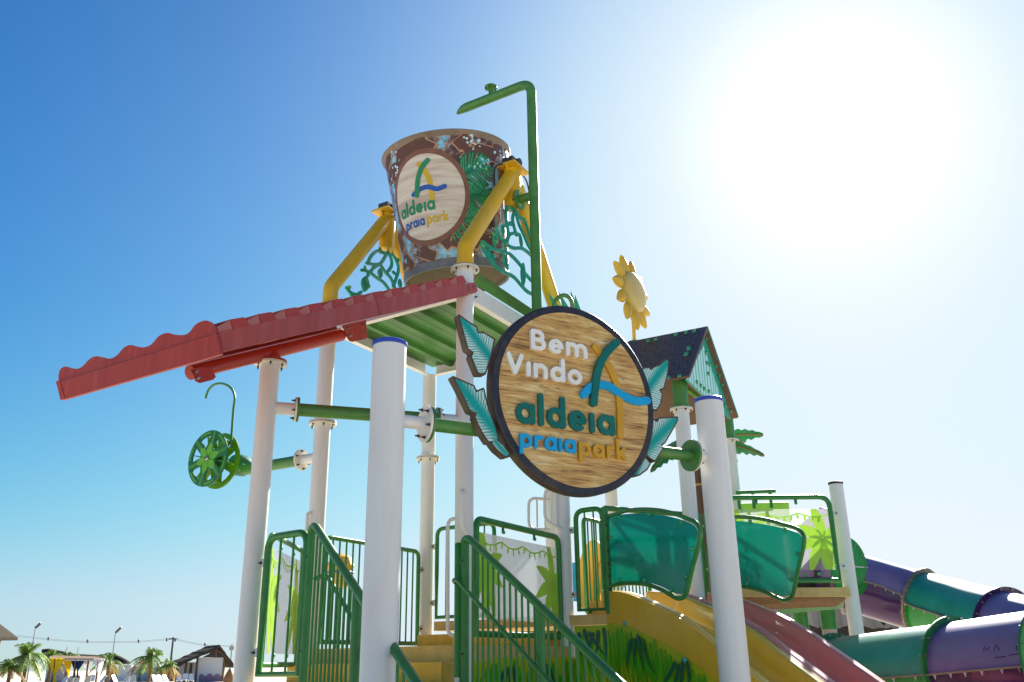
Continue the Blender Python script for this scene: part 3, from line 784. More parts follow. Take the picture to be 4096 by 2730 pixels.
# painted palm fronds right of the emblem
for (r0, r1, n_, sp_) in (((685, 730), (840, 660), 8, .22), ((690, 850), (850, 860), 8, .22), ((600, 1030), (810, 990), 10, .21)):
    A_, B_ = bco(zA(*r0)), bco(zA(*r1)); A_ = np.array(A_); B_ = np.array(B_); d_ = B_ - A_; L_ = np.hypot(*d_); d_ /= L_; nn_ = np.array([-d_[1], d_[0]])
    segs = []; segl = []; n_ = 12
    for k in range(n_):
        u_ = k / (n_ - 1); c_ = A_ + d_ * L_ * u_ + nn_ * .03 * math.sin(2.5 * u_); ll = sp_ * (.55 + .6 * math.sin(math.pi * (.25 + .7 * u_)))
        for s_ in (-1, 1):
            th = R(68 - 42 * u_ + rnd.uniform(-5, 5)); dr = d_ * math.cos(th) + nn_ * s_ * math.sin(th); mid_ = c_ + dr * ll * .55; en_ = c_ + dr * ll + np.array([0, -.022])
            segs += [(c_, mid_), (mid_, en_)]; segl += [(c_ + dr * ll * .12, mid_), (mid_, c_ + dr * ll * .9 + np.array([0, -.016]))]
    def fd(X, Y, S=segs, w=.0115):
        d = np.full(X.shape, 1e9)
        for a, b in S: d = np.minimum(d, seg_d(X, Y, a[0], a[1], b[0], b[1]) - w)
        return d
    bb = (min(A_[0], B_[0]) - .2, max(A_[0], B_[0]) + .2, min(A_[1], B_[1]) - .2, max(A_[1], B_[1]) + .2)
    o = bdecal('painted_frond', fd, bb, 'frond_dark', eaz, eh, .0085, bk, .013)
    fh_ = bdecal('frond_highlight', lambda X, Y, S=segl: fd(X, Y, S, .0042), bb, 'frond_light', eaz, eh, .0100, o or bk, .006)
    if fh_: fh_['kind'] = 'stuff'

# ------------------------------------------------------------------ green canopy with white beams
cn = thing('canopy', BC + UP * 5.0, 'green ribbed canopy with white edge beams below the bucket', 'canopy')
def beam(a, b, z0, z1, out, m='white_paint', inset=.10):
    a, b = v3(a), v3(b); d = (b - a) / np.linalg.norm(b - a); a = a + d * inset; b = b - d * inset; mb = MB()
    c = (a + b) / 2; h = np.linalg.norm(b - a) / 2
    mb.box(c + UP * (z0 + z1) / 2, d * h, out * .004, UP * (z1 - z0) / 2)
    mb.box(c + UP * (z0 + .004) - out * .034, d * h, out * .03, UP * .004)
    mb.box(c + UP * (z1 - .004) - out * .034, d * h, out * .03, UP * .004)
    o = part('edge_beam', mb, m, cn, smooth=False)
    for q in (a + d * .08, b - d * .08):
        for zz in (z0 + .05, z1 - .05): bolt(o, q + out * .005 + UP * zz, out)
    return o
ZB0, ZB1 = 5.0, 5.17
beam(T4, TR, ZB0, ZB1, U); beam(T2, T4, ZB0 + .001, ZB1 + .001, -V); beam(T3, T2, ZB0, ZB1, -U); beam(TR, T3, ZB0 + .001, ZB1 + .001, V)
ua, ub = (T2 - T4) / np.linalg.norm(T2 - T4), (TR - T4) / np.linalg.norm(TR - T4)
LU, LV = np.linalg.norm(T2 - T4), np.linalg.norm(TR - T4)
nb_ = 5
for k in range(nb_):                                       # deck panels, each with one deep rib
    x0 = .01 + (LU - .02) * k / nb_; x1 = .01 + (LU - .02) * (k + 1) / nb_ - .002
    prof = [(x0, 5.135), (x0 + .02, 5.085), (x0 + .075, 5.085), (x0 + .095, 5.135), (x0 + .2, 5.135), (x0 + .205, 5.131), (x0 + .215, 5.131), (x0 + .22, 5.135), (x1, 5.135)]
    mb = MB(); n_ = len(prof)
    A_ = [T4 + ua * x + ub * .008 + UP * z for x, z in prof]; B_ = [T4 + ua * x + ub * (LV - .008) + UP * z for x, z in prof]
    C_ = [p + UP * .006 for p in A_]; D_ = [p + UP * .006 for p in B_]
    mb.add(A_ + B_ + C_ + D_, [(i, i + 1, n_ + i + 1, n_ + i) for i in range(n_ - 1)] + [(2 * n_ + i + 1, 2 * n_ + i, 3 * n_ + i, 3 * n_ + i + 1) for i in range(n_ - 1)])
    part('deck_panel', mb, 'canopy_green', cn, smooth=False)
mb = MB(); e0 = T4 + ub * .12 + U * .02; e3 = TR - ub * .1 + U * .02
mb.prism([e0 + UP * 5.172, e3 + UP * 5.172, e3 + UP * 5.24 + U * .07, e0 + UP * 5.26 + U * .07], UP * .006); part('edge_flashing', mb, 'canopy_green', cn, smooth=False)

# ------------------------------------------------------------------ sloping red roof
RO_ = T4 + U * .10                                       # side plane
rr_ = thing('red_roof', P1 + UP * 4.1, 'long sloping red ribbed roof with scalloped eave on a red beam', 'roof')
_q1, _q2 = onV(K6(512, 818), RO_, U), onV(zC(1195, 270), RO_, U)
v_a, v_b = float((_q1 - RO_) @ V), float((_q2 - RO_) @ V); SL = float((_q2[2] - _q1[2]) / (v_b - v_a)); VN = (V + UP * SL) / math.hypot(1, SL); RN = (UP - V * SL) / math.hypot(1, SL)
def rf(u_, v_, n_): return RO_ + U * u_ + V * v_ + UP * (_q2[2] + SL * (v_ - v_b)) + RN * n_
V0, V1 = -.14, v_a; WR = -float((onV(zB(66, 900), RO_ + V * v_a, V) - RO_) @ U)
for u_, nm in ((0, 'side_fascia'), (-WR, 'side_fascia')):
    mb = MB(); s = 1 if u_ == 0 else -1
    mb.prism([rf(u_, V0, 0), rf(u_, V1, 0), rf(u_, V1, -.135), rf(u_, V0, -.135)], -U * .012 * s)
    mb.prism([rf(u_ - .012 * s, V0, -.123), rf(u_ - .012 * s, V1, -.123), rf(u_ - .012 * s, V1, -.135), rf(u_ - .012 * s, V0, -.135)], -U * .05 * s)
    part(nm, mb, 'red_faded', rr_, smooth=False)
for vs in (-1.42,):
    mb = MB(); mb.prism([rf(.001, vs, .0), rf(.001, vs - .008, 0), rf(.001, vs - .008, -.135), rf(.001, vs, -.135)], U * .003); part('seam_strip', mb, 'red_faded', rr_, smooth=False)
mb = MB(); mb.prism([rf(-.013, V0, -.030), rf(-.013, V1, -.030), rf(-WR + .013, V1, -.030), rf(-WR + .013, V0, -.030)], RN * .02); part('roof_sheet', mb, 'red_paint', rr_, smooth=False)
NR_ = 12; stp = (V0 - V1) / NR_
for k in range(NR_):
    va = V1 + stp * k
    a_, b_, c_, d_ = va + stp * .48, va + stp * .50, va + stp * .96, va + stp * 1.12
    mb = MB(); mb.prism([rf(-.004, va + stp * .04, .0), rf(-.004, a_, .0), rf(-.004, a_, .062), rf(-.004, va + stp * .04, .035)], -U * .012); part('lit_rib_plate', mb, 'red_sunlit', rr_, smooth=False)  # added paler plate, paints the sunlit side of the shadow edge at each rib
    mb = MB(); mb.prism([rf(-.002, b_, -.009), rf(-.002, min(d_, V0 + .02), -.009), rf(-.002, c_, .064), rf(-.002, b_, .066)], -U * (.3 + .2 * k if k < 3 else WR - .004)); part('rib', mb, 'red_bright', rr_, smooth=False)
    bolt(rr_, rf(-.03, va + stp * .2, .0), RN, 'steel', hexbolt, .6)
# eave with scalloped board, traced in the vertical plane of the low edge
EP = rf(0, V1 - .012, 0); EN = -V
def ep(px): return onV(zB(*px), EP, EN)
top = [(50, 850), (52, 815), (64, 785), (90, 772), (120, 778), (160, 786), (195, 770), (235, 728), (275, 710), (320, 718), (360, 724), (400, 705), (440, 660), (480, 643), (520, 652), (560, 657), (605, 640), (650, 590), (700, 571), (750, 582), (800, 583), (835, 565), (870, 520), (925, 497), (965, 510), (990, 545), (1000, 570)]
top = [tuple(p[:2]) for p in smooth_path([(a, b, 0) for a, b in top], 3)]
mb = MB(); mb.prism([ep(p) for p in top] + [ep((1000, 600)), ep((50, 890))], V * .012); part('scalloped_board', mb, 'red_paint', rr_, angle=30)
mb = MB(); mb.prism([ep((52, 874)) + EN * .022, ep((1008, 581)) + EN * .022, ep((1037, 705)) + EN * .022, ep((88, 976)) + EN * .022], V * .02)
part('eave_fascia', mb, 'red_paint', rr_, smooth=False)
mb = MB(); mb.prism([ep((52, 864)) + EN * .002, ep((1004, 571)) + EN * .002, ep((1008, 588)) + EN * .002, ep((56, 882)) + EN * .002], V * .001); part('eave_gap', mb, 'black_rubber', rr_, smooth=False)
mb = MB(); mb.prism([ep((55, 866)) + EN * .026, ep((78, 860)) + EN * .026, ep((106, 970)) + EN * .026, ep((82, 978)) + EN * .026], V * .004); part('eave_trim', mb, 'red_paint', rr_, smooth=False)
mb = MB(); mb.prism([ep((978, 582)) + EN * .026, ep((1006, 574)) + EN * .026, ep((1036, 703)) + EN * .026, ep((1008, 708)) + EN * .026], V * .004); part('eave_trim', mb, 'red_paint', rr_, smooth=False)
# tab on the post, pipe beam and its brackets
mb = MB(); mb.prism([rf(.004, V0 + .02, -.02), rf(.004, V0 + .13, -.03), rf(.004, V0 + .15, -.08), rf(.004, V0 + .13, -.125), rf(.004, V0 + .02, -.13)], U * .01); tb = part('fixing_tab', mb, 'red_faded', rr_, smooth=False)
bolt(tb, rf(.014, V0 + .10, -.07), U, 'steel', hexbolt, 1.3)
um = float((P1 - RO_) @ U); vm = float((P1 - RO_) @ V); bz = zat(K6(1145, 1062), P1)
bmz = lambda v_: P1 + V * (v_ - vm) + UP * (bz + SL * (v_ - vm))
mb = MB(); mb.cyl(bmz(vm + .88), bmz(vm - .83), .06, seg=26); part('beam_pipe', mb, 'red_bright', rr_)
mb = MB(); mb.tube([P1 + UP * 4.15, P1 + UP * 4.20, P1 + UP * (bz + .02)], [.084, .084, .058], 26); part('beam_tee', mb, 'red_bright', rr_)
flange(rr_, P1 + UP * 4.144, UP, 'red_bright', .143, .018, 0)
for poly, bl, m_ in (([(1960, 742), (2236, 680), (2252, 880), (2230, 905), (2080, 938), (2048, 928), (2022, 890)], [(2025, 778), (2050, 868), (2212, 733), (2233, 822)], 'red_faded'),
                     ([(165, 1262), (300, 1232), (425, 1255), (470, 1348), (442, 1384), (285, 1425), (240, 1405)], [(236, 1287), (259, 1364)], 'red_bright')):
    P_ = [onV(K6(*q), P1 + U * .062, U) for q in poly]; mb = MB(); mb.prism(P_, U * .012); br = part('bracket', mb, m_, rr_, smooth=False)
    for q in bl: bolt(br, onV(K6(*q), P1 + U * .075, U), U, 'steel', hexbolt, 1.2)
for vv in (-.5, -1.2, -1.9, -2.6):
    mb = MB(); mb.prism([rf(-.06, vv, -.032), rf(-.06, vv - .06, -.032), rf(-.06, vv - .06, -.10), rf(-.06, vv, -.10)], -U * (WR - .12)); part('purlin', mb, 'red_paint', rr_, smooth=False)

# ------------------------------------------------------------------ round welcome sign
SN = ang(-59); SW = ang(31)
S0 = (FL + FR) / 2 + SN * .13
def sab(px): q = onV(px, S0, SN); return float((q - S0) @ SW), float(q[2])
def smap(x, y, h): return S0 + SW * x + UP * y + SN * h
SC_ = (.012, 3.352); SRAD = .685
sg = thing('welcome_sign', S0 + UP * 2.67, 'round wooden welcome sign with raised letters and banana leaves, between blue-capped posts', 'sign')
mb = MB(); mb.lathe(smap(*SC_, 0), SN, [(SRAD * .3, -.085), (SRAD, -.085), (SRAD + .004, -.078), (SRAD + .004, -.008)], 96, True); part('board_edge', mb, 'sign_edge', sg)
mb = MB(); mb.lathe(smap(*SC_, 0), SN, [(SRAD + .004, -.0075), (SRAD + .004, -.003), (SRAD - .004, .004), (SRAD - .048, .004), (SRAD - .052, -.012)], 96); part('rim', mb, 'sign_rim', sg)
f = lambda X, Y: np.hypot(X - SC_[0], Y - SC_[1]) - (SRAD - .05)
mb = sheet(f, (SC_[0] - .7, SC_[0] + .7, SC_[1] - .7, SC_[1] + .7), .02, smap, .0005, merge=False, back=False, uvf=lambda x, y: (x, y)); part('wood_face', mb, 'burnt_wood', sg)
lm = lambda x, y, h: smap(x, y, .0008 + h)
def sword(txt, l, r, base, xh, m): word(txt, sab(zD(*l))[0], sab(zD(*r))[0], base, xh, lm, .022, m, sg)
sword('Bem', (640, 420), (1035, 480), 3.647, .110, 'letter_white')
sword('Vindo', (470, 520), (996, 600), 3.440, .113, 'letter_white')
sword('aldeia', (537, 880), (1226, 960), 3.104, .150, 'letter_green')
sword('praia', (563, 1080), (954, 1110), 2.942, .098, 'letter_blue')
sword('park', (973, 1120), (1305, 1170), 2.936, .098, 'letter_gold')
def sstroke(pts, wd, m, z0, th):
    pts = [sab(zD(*p)) for p in pts]; pts = [tuple(p[:2]) for p in smooth_path([(a, b, 0) for a, b in pts], 6)]
    xs = [p[0] for p in pts]; ys = [p[1] for p in pts]
    mb = sheet(lambda X, Y: poly_d(X, Y, pts) - wd, (min(xs) - .07, max(xs) + .07, min(ys) - .07, max(ys) + .07), .008, lambda x, y, h: smap(x, y, z0 + h), th)
    part('logo_stroke', mb, m, sg, angle=50)
sstroke([(1092, 422), (1130, 470), (1190, 560), (1230, 650), (1255, 750), (1265, 870), (1267, 1032)], .0285, 'letter_gold', .0008, .018)
sstroke([(1008, 752), (1060, 700), (1120, 685), (1190, 700), (1270, 752), (1340, 788), (1400, 800), (1450, 794)], .0295, 'letter_blue', .0012, .026)
sstroke([(1233, 392), (1165, 460), (1118, 545), (1093, 640), (1080, 740), (1074, 812)], .0285, 'letter_green', .0016, .034)
# banana leaves bolted behind the rim; outlines traced in the sign's plane
def banana(outline, root, tipp, px):
    P_ = [sab(px(*p)) for p in outline]; a = np.array(sab(px(*root))); b = np.array(sab(px(*tipp)))
    d = b - a; L = np.hypot(*d); d /= L; n_ = np.array([-d[1], d[0]])
    def f(X, Y):
        inside = np.zeros(X.shape, bool); dist = np.full(X.shape, 1e9); k = len(P_)
        for i in range(k):
            x0, y0 = P_[i]; x1, y1 = P_[(i + 1) % k]
            dist = np.minimum(dist, seg_d(X, Y, x0, y0, x1, y1))
            c = ((y0 > Y) != (y1 > Y)) & (X < (x1 - x0) * (Y - y0) / (y1 - y0 + 1e-12) + x0); inside ^= c
        return np.where(inside, -dist, dist)
    xs = [p[0] for p in P_]; ys = [p[1] for p in P_]; bb = (min(xs) - .03, max(xs) + .03, min(ys) - .03, max(ys) + .03)
    o = part('leaf', sheet(lambda X, Y: f(X, Y) - .006, bb, .011, lambda x, y, h: smap(x, y, -.078 + h), .062), 'sign_edge', sg, angle=50)
    uvf = lambda x, y: (((x - a[0]) * d[0] + (y - a[1]) * d[1]) / L, ((x - a[0]) * n_[0] + (y - a[1]) * n_[1]) / L)
    part('leaf_print', sheet(lambda X, Y: f(X, Y) + .006, bb, .011, lambda x, y, h: smap(x, y, -.0145), .001, merge=False, back=False, uvf=uvf), 'leaf_print', o)
banana([(185, 115), (300, 200), (410, 270), (430, 340), (500, 340), (640, 425), (600, 600), (520, 860), (430, 860), (380, 740), (340, 640), (365, 590), (300, 550), (260, 400), (215, 240)], (585, 660), (190, 125), K3)
banana([(110, 890), (240, 950), (380, 1010), (405, 1080), (500, 1040), (560, 1300), (660, 1568), (690, 1700), (560, 1720), (480, 1600), (430, 1500), (390, 1400), (405, 1350), (330, 1330), (270, 1200), (180, 1020)], (640, 1560), (115, 895), K3)
banana([(390, 1035), (430, 1060), (470, 1100), (520, 1170), (480, 1180), (420, 1130), (385, 1085)], (500, 1175), (390, 1045), zD)
banana([(60, 485), (130, 475), (150, 500), (180, 470), (240, 450), (300, 395), (330, 400), (320, 520), (280, 690), (235, 705), (265, 740), (245, 850), (205, 910), (160, 900)], (110, 700), (328, 402), K1)
banana([(165, 995), (210, 1025), (230, 990), (420, 978), (415, 1020), (355, 1130), (290, 1240), (262, 1255), (268, 1310), (190, 1430), (105, 1370)], (115, 1290), (420, 982), K1)
banana([(90, 1380), (145, 1450), (110, 1510), (30, 1568), (-30, 1575), (20, 1500)], (60, 1430), (0, 1570), K1)
for aa in (-.45, .45):
    mb = MB(); q = smap(aa, 3.07, -.087)
    mb.prism([q + UP * .09 - SW * .03, q + UP * .09 + SW * .03, q - UP * .09 + SW * .03, q - UP * .09 - SW * .03], -SN * .04); part('clamp', mb, 'steel', sg, smooth=False)

# ------------------------------------------------------------------ toy hut on the white posts
hut = thing('toy_hut', (P8 + P8F) / 2 + UP * 4.32, 'small gabled hut roof with dark shingles and teal gable on white posts', 'hut')
hd = (P8F - P8) / np.linalg.norm(P8F - P8); hn = np.array([hd[1], -hd[0], 0])        # gable runs along hd and faces hn
def gpt(px, off=0): return onV(px, P8 + hn * (.22 + off), hn)
ap, ea, ec = gpt(K1(708, 72)), gpt(K1(525, 568)), gpt(K1(1020, 985))
HLEN = 1.95
def quad_slab(a, b, c, d, th): mb = MB(); mb.prism([a, b, c, d], th); return mb
rn1 = np.cross(ea - ap, hn); rn1 /= np.linalg.norm(rn1); rn1 *= np.sign(rn1[2])
rn2 = np.cross(ec - ap, hn); rn2 /= np.linalg.norm(rn2); rn2 *= np.sign(rn2[2])
rp1 = part('roof_panel', quad_slab(ap, ea, ea - hn * HLEN, ap - hn * HLEN, -rn1 * .022), 'roof_under', hut, smooth=False)
rp2 = part('roof_panel', quad_slab(ap - hn * .004, ec - hn * .004, ec - hn * HLEN, ap - hn * HLEN, -rn2 * .022), 'roof_under', hut, smooth=False)
mb = MB(); mb.prism([ap + hn * .004, ec + hn * .004, ec + hn * .004 + rn2 * .014, ap + hn * .004 + rn2 * .014], -hn * .03); part('roof_trim', mb, 'hut_teal', hut, smooth=False)
rows = 13; sd_ = ea - ap; sl_ = np.linalg.norm(sd_); sd_ /= sl_; rh = sl_ / rows; tw = .165
for face, dirn, rn, pt in ((rp1, sd_, rn1, ap), (rp2, (ec - ap) / np.linalg.norm(ec - ap), rn2, ap)):
    rows_ = int(np.linalg.norm((ea if face is rp1 else ec) - ap) / rh)
    ncol = int(HLEN / tw)
    for i in range(rows_):
        for j in range(ncol + 1):
            x0 = max(0, (j - .5 * (i % 2)) * tw); x1 = min(HLEN, (j + 1 - .5 * (i % 2)) * tw)
            if x1 - x0 < .02: continue
            w_ = (x1 - x0) / 2 - .003
            key = ('shingle', round(w_, 3), rh)
            if key not in SHARED:
                q = MB(); q.box((0, 0, .005), (w_, 0, 0), (0, rh / 2 - .003, 0), (0, 0, .005)); SHARED[key] = mesh_of(q, 'shingle', False, name='shingle')
            c = pt - hn * (x0 + x1) / 2 + dirn * (i + .5) * rh + rn * .001
            m4 = Matrix((( -hn[0], dirn[0], rn[0], c[0]), (-hn[1], dirn[1], rn[1], c[1]), (-hn[2], dirn[2], rn[2], c[2]), (0, 0, 0, 1)))
            piece('shingle', SHARED[key], face, m4)
for q in (K1(575, 118), K1(492, 132), K1(388, 155), K1(186, 202), K1(107, 217), K1(520, 285), K1(517, 300), K1(497, 343), K1(490, 357), K1(425, 570), K1(313, 590)):
    v = ray(*q); t_ = np.dot(ap + rn1 * .012 - CAM, rn1) / np.dot(v, rn1); bolt(rp1, CAM + v * t_, rn1, 'bolt_green', dome, 1.3)
gp = lambda *p: gpt(K1(*p), -.07)
GP = [gp(655, 250), gp(485, 612), gp(700, 800), gp(850, 815), gp(960, 1018), gp(870, 960), gp(800, 640), gp(740, 420)]
tri = [gp(690, 110), gp(490, 605), gp(945, 1010)]
def tri_sheet(pts, off, m, name, parent, uvs=True):
    mb = MB(); mb.prism([p + hn * off for p in pts], -hn * .018)
    c0 = pts[0]; mb.uv = [(float(((np.array(v) - c0) @ hd)), float(np.array(v)[2]) * .05) for v in mb.v]
    return part(name, mb, m, parent, smooth=False)
gbl = tri_sheet([gp(690, 130), gp(488, 605), gp(700, 800), gp(945, 1005)], 0, 'hut_teal', 'gable', hut)
tri_sheet([gp(660, 260), gp(490, 600), gp(700, 792), gp(845, 812)], .010, 'gable_print', 'gable_boards', gbl)
for q in ((683, 335), (693, 440), (702, 547), (588, 633), (627, 668), (662, 700), (708, 727), (752, 770), (717, 455), (783, 470), (815, 565), (845, 660), (872, 870), (932, 922), (688, 190)):
    bolt(gbl, gp(*q) + hn * .012, hn, 'bolt_green', dome, 1.25)
for p in (P8, P8F):
    mb = MB(); mb.cyl(p + UP * z8, p + UP * (z8 + .40 if p is P8 else z8 + .34), RP + .004, seg=24); part('hut_post', mb, 'green_pipe', hut)
    flange(hut, p + UP * (z8 + .001), UP, 'green_pipe', .125, .014, 0)
BK1, BK2 = P6, P7
for a, b, z in ((P8, P8F, 4.60), (P8, BK1, 4.80), (P8F, BK2, 4.60), (BK1, BK2, 4.6)):
    mb = MB(); mb.cyl(v3(a) + UP * z, v3(b) + UP * z, .028); part('cross_rail', mb, 'green_lime', hut)
mb = MB(); mb.cyl(P8 + UP * 4.82 - hn * .05, (P8 + P8F) / 2 + UP * 4.45 - hn * .9, .022); part('brace', mb, 'green_lime', hut)
mb = MB(); mb.cyl(BK1 + UP * 4.82, (P8 + P8F) / 2 + UP * 4.42 - hn * .9, .022); part('brace', mb, 'green_lime', hut)

# ------------------------------------------------------------------ sunflower on the ridge
rb = ap - hn * HLEN + hn * .12
fb_d = float((rb - CAM) @ _f)
fc = atD(K2(555, 715), fb_d); fb = atD(K2(588, 1440), fb_d)
sf = thing('sunflower', fb, 'yellow sculpted flower on a stalk at the end of the hut ridge', 'ornament')
fn = ang(-33) * math.cos(R(4)) + UP * math.sin(R(4)) ; fx = np.cross(UP, fn); fx /= np.linalg.norm(fx); fy = np.cross(fn, fx)
RD = .285
mb = MB(); mb.lathe(fc, fn, [(RD * math.cos(a), .03 + .11 * math.sin(a)) for a in np.linspace(0, 1.55, 9)], 36, False, True); part('flower_disc', mb, 'disc_cream', sf, angle=60)
mb = MB(); mb.lathe(fc, fn, [(.02, -.06), (RD * .8, -.05), (RD * 1.03, .0), (RD, .031)], 36, True); part('flower_back', mb, 'petal_yellow', sf, angle=60)
def petal(mb):
    """long pointed petal with a domed face, x along it"""
    n1, n2 = 12, 12
    vs = []
    for i in range(n1 + 1):
        t = i / n1; w = .09 * math.sin(math.pi * min(1, t * .92 + .08)) ** .62 * (1 - t ** 4 * .85); x = t * .30
        yb = .045 * t * t
        for k in range(n2):
            a = 2 * math.pi * k / n2; vs.append((x, yb + w * math.cos(a), .055 * math.sin(a) * math.sin(math.pi * min(1, t * .9 + .1)) ** .5 + .02))
    fs = [(i * n2 + k, i * n2 + (k + 1) % n2, (i + 1) * n2 + (k + 1) % n2, (i + 1) * n2 + k) for i in range(n1) for k in range(n2)]
    fs += [tuple(range(n2 - 1, -1, -1)), tuple(n1 * n2 + k for k in range(n2))]
    mb.add(vs, fs)
pm = shared('petal', petal, 'petal_yellow')
for k in range(11):
    a = 2 * math.pi * (k + .25) / 11; dx = math.cos(a) * fx + math.sin(a) * fy; dy = -math.sin(a) * fx + math.cos(a) * fy
    o_ = fc + dx * RD * .80 - fn * .03
    m4 = Matrix(((dx[0], dy[0], fn[0], o_[0]), (dx[1], dy[1], fn[1], o_[1]), (dx[2], dy[2], fn[2], o_[2]), (0, 0, 0, 1)))
    piece('petal', pm, sf, m4)
mb = MB(); mb.tube([fb, (fb + fc) / 2 + UP * .05, fc - fn * .05], .024, 12); part('stalk', mb, 'petal_yellow', sf)
flange(sf, fb - UP * .03, UP, 'green_pipe', .085, .02, 5)

# ------------------------------------------------------------------ artificial palm behind the hut
pd = atD((2795, 1850), 11.9); pdx, pdy = pd[0], pd[1]
pl_ = thing('artificial_palm', (pdx, pdy, 0), 'brown bamboo-look pole with flat green plastic fronds behind the hut', 'palm')
ztp = atD((2788, 1765), 11.9)[2]
mb = MB(); mb.tube([(pdx, pdy, 0), (pdx, pdy, ztp)], .075, 16); tk = part('trunk', mb, 'bamboo', pl_)
for z in np.arange(.5, ztp, .55):
    mb = MB(); mb.lathe((pdx, pdy, z), UP, [(.074, -.016), (.082, -.01), (.082, .01), (.074, .016)], 16); part('trunk_ring', mb, 'bamboo_ring', tk)
def frond(p0, p1, sag, wd, n=9):
    p0, p1 = v3(p0), v3(p1); d = p1 - p0; L = np.linalg.norm(d); d /= L
    side = np.cross(d, UP); side = side / np.linalg.norm(side) * .55 + UP * .8; mid = []; l_ = []; r_ = []
    for i in range(n * 2 + 1):
        t = i / (n * 2); c = p0 + d * L * t + UP * sag * 4 * t * (1 - t) * .5
        w = wd * math.sin(math.pi * min(.97, .12 + .86 * t)) ** .7 * (1.0 if i % 2 else .68)
        l_.append(c + side * w - UP * w * .25); r_.append(c - side * w - UP * w * .25); mid.append(c)
    mb = MB(); k = len(mid)
    up_ = UP * .012
    mb.add(l_ + mid + r_ + [p + up_ for p in l_] + [p + up_ for p in mid] + [p + up_ for p in r_],
           [(i, i + 1, k + i + 1, k + i) for i in range(k - 1)] + [(k + i, k + i + 1, 2 * k + i + 1, 2 * k + i) for i in range(k - 1)] +
           [(4 * k + i, 4 * k + i + 1, 3 * k + i + 1, 3 * k + i) for i in range(k - 1)] + [(5 * k + i, 5 * k + i + 1, 4 * k + i + 1, 4 * k + i) for i in range(k - 1)] +
           [(i, 3 * k + i, 3 * k + i + 1, i + 1) for i in range(k - 1)] + [(2 * k + i + 1, 5 * k + i + 1, 5 * k + i, 2 * k + i) for i in range(k - 1)])
    o = part('frond', mb, 'palm_deco', pl_, smooth=False)
    mb = MB(); mb.tube([p - UP * .004 for p in mid], .012, 6); part('midrib', mb, 'umber', o)
root = v3((pdx, pdy, ztp))
for q, dep, sag in ((K1(1270, 1165), 12.1, .12), (K1(1280, 1370), 11.3, .16), (K1(135, 1535), 11.2, .22), (K1(290, 1290), 12.4, .1), (K1(1010, 1430), 12.5, .1), (K1(1050, 1340), 12.9, .1), (K1(1095, 1228), 13.2, .02)):
    frond(root - UP * .03, atD(q, dep), sag, .115)

# teal leaf cluster and green hoop seen over the top of the sign
LC = TR + U * .35 + UP * 5.0
lc = thing('leaf_cluster', LC, 'teal spiky leaf ornament rising just above the round sign', 'ornament')
for q in (K4(960, 1425), K4(1240, 1330), K4(1375, 1320), K4(1425, 1365), K4(1110, 1330)):
    t_ = atD(q, 9.9); b_ = LC + (t_ - LC) * .1 - UP * .15; d_ = t_ - b_; s_ = np.cross(d_, _f); s_ /= np.linalg.norm(s_)
    mb = MB(); mb.prism([b_ - s_ * .05, b_ + d_ * .5 - s_ * .075, t_, b_ + d_ * .5 + s_ * .06, b_ + s_ * .05], _f * .015); part('leaf', mb, 'teal_vine', lc, smooth=False)
mb = MB(); hp = [atD(K4(*q), 9.2) for q in ((1185, 1560), (1185, 1490), (1215, 1420), (1290, 1375), (1360, 1400), (1392, 1470), (1395, 1560))]
single('hoop_pipe', mb.tube(smooth_path(hp, 5), .022, 12), 'green_pipe', 'small green hoop of pipe peeking over the sign rim', 'pipe')

# ------------------------------------------------------------------ spinning water wheel on a side arm
WH = T2 - U * 1.12
ww = thing('water_spinner', v3((WH[0], WH[1], 3.62)), 'green spoked water wheel with hooked water pipe on a side arm', 'water wheel')
zW = 3.63
mb = MB(); mb.cyl(T2 - U * .07 + UP * zW, T2 - U * .27 + UP * zW, .052, seg=18); part('stub_pipe', mb, 'white_paint', p2)
flange(p2, T2 - U * .258 + UP * zW, -U, 'cream_paint', .112, .016, 6); gasket(p2, T2 - U * .274 + UP * zW, -U, .11)
mb = MB(); mb.cyl(T2 - U * .281 + UP * zW, WH + UP * zW, .058, seg=20); part('arm_pipe', mb, 'green_pipe', ww)
wc = onV(J8(350, 1005), WH - V * .36, -V)
wn_ = -V; wx = -U; HB_ = wc - wn_ * .40
mb = MB(); mb.lathe(HB_, wn_, [(.06, -.12), (.115, -.10), (.12, .02), (.10, .06), (.04, .08), (.03, .40)], 24, True, True); part('hub_housing', mb, 'green_dark', ww)
mb = MB(); mb.cyl(v3((WH[0], WH[1], zW)), HB_, .05); part('arm_pipe', mb, 'green_pipe', ww)
WR_ = .305
def wheel_sdf(X, Y, off=0):
    r = np.hypot(X, Y); a = np.arctan2(Y, X) + off; k = 6
    am = (np.mod(a, 2 * math.pi / k) - math.pi / k); lat = np.abs(r * np.sin(am)); rad = r * np.cos(am)
    hole = np.maximum(np.maximum(rad - .245, .085 - rad), lat - (.012 + .40 * (rad - .06)))
    hole = np.maximum(np.maximum(r - .246, .125 - r), lat - (rad * .577 - .052))
    return np.maximum(r - WR_, -(hole))
def wheel(c, m, off, name):
    mp_ = lambda x, y, h: c + wx * x + UP * y + wn_ * h
    return part(name, sheet(lambda X, Y: wheel_sdf(X, Y, off), (-.33, .33, -.33, .33), .012, mp_, .014), m, ww, angle=50)
w1 = wheel(wc, 'green_dark', .25, 'front_disc'); wheel(wc - wn_ * .16, 'green_lime', .55, 'rear_disc')
mapw = lambda x, y, h: wc + wx * x + UP * y + wn_ * (.0155 + h)
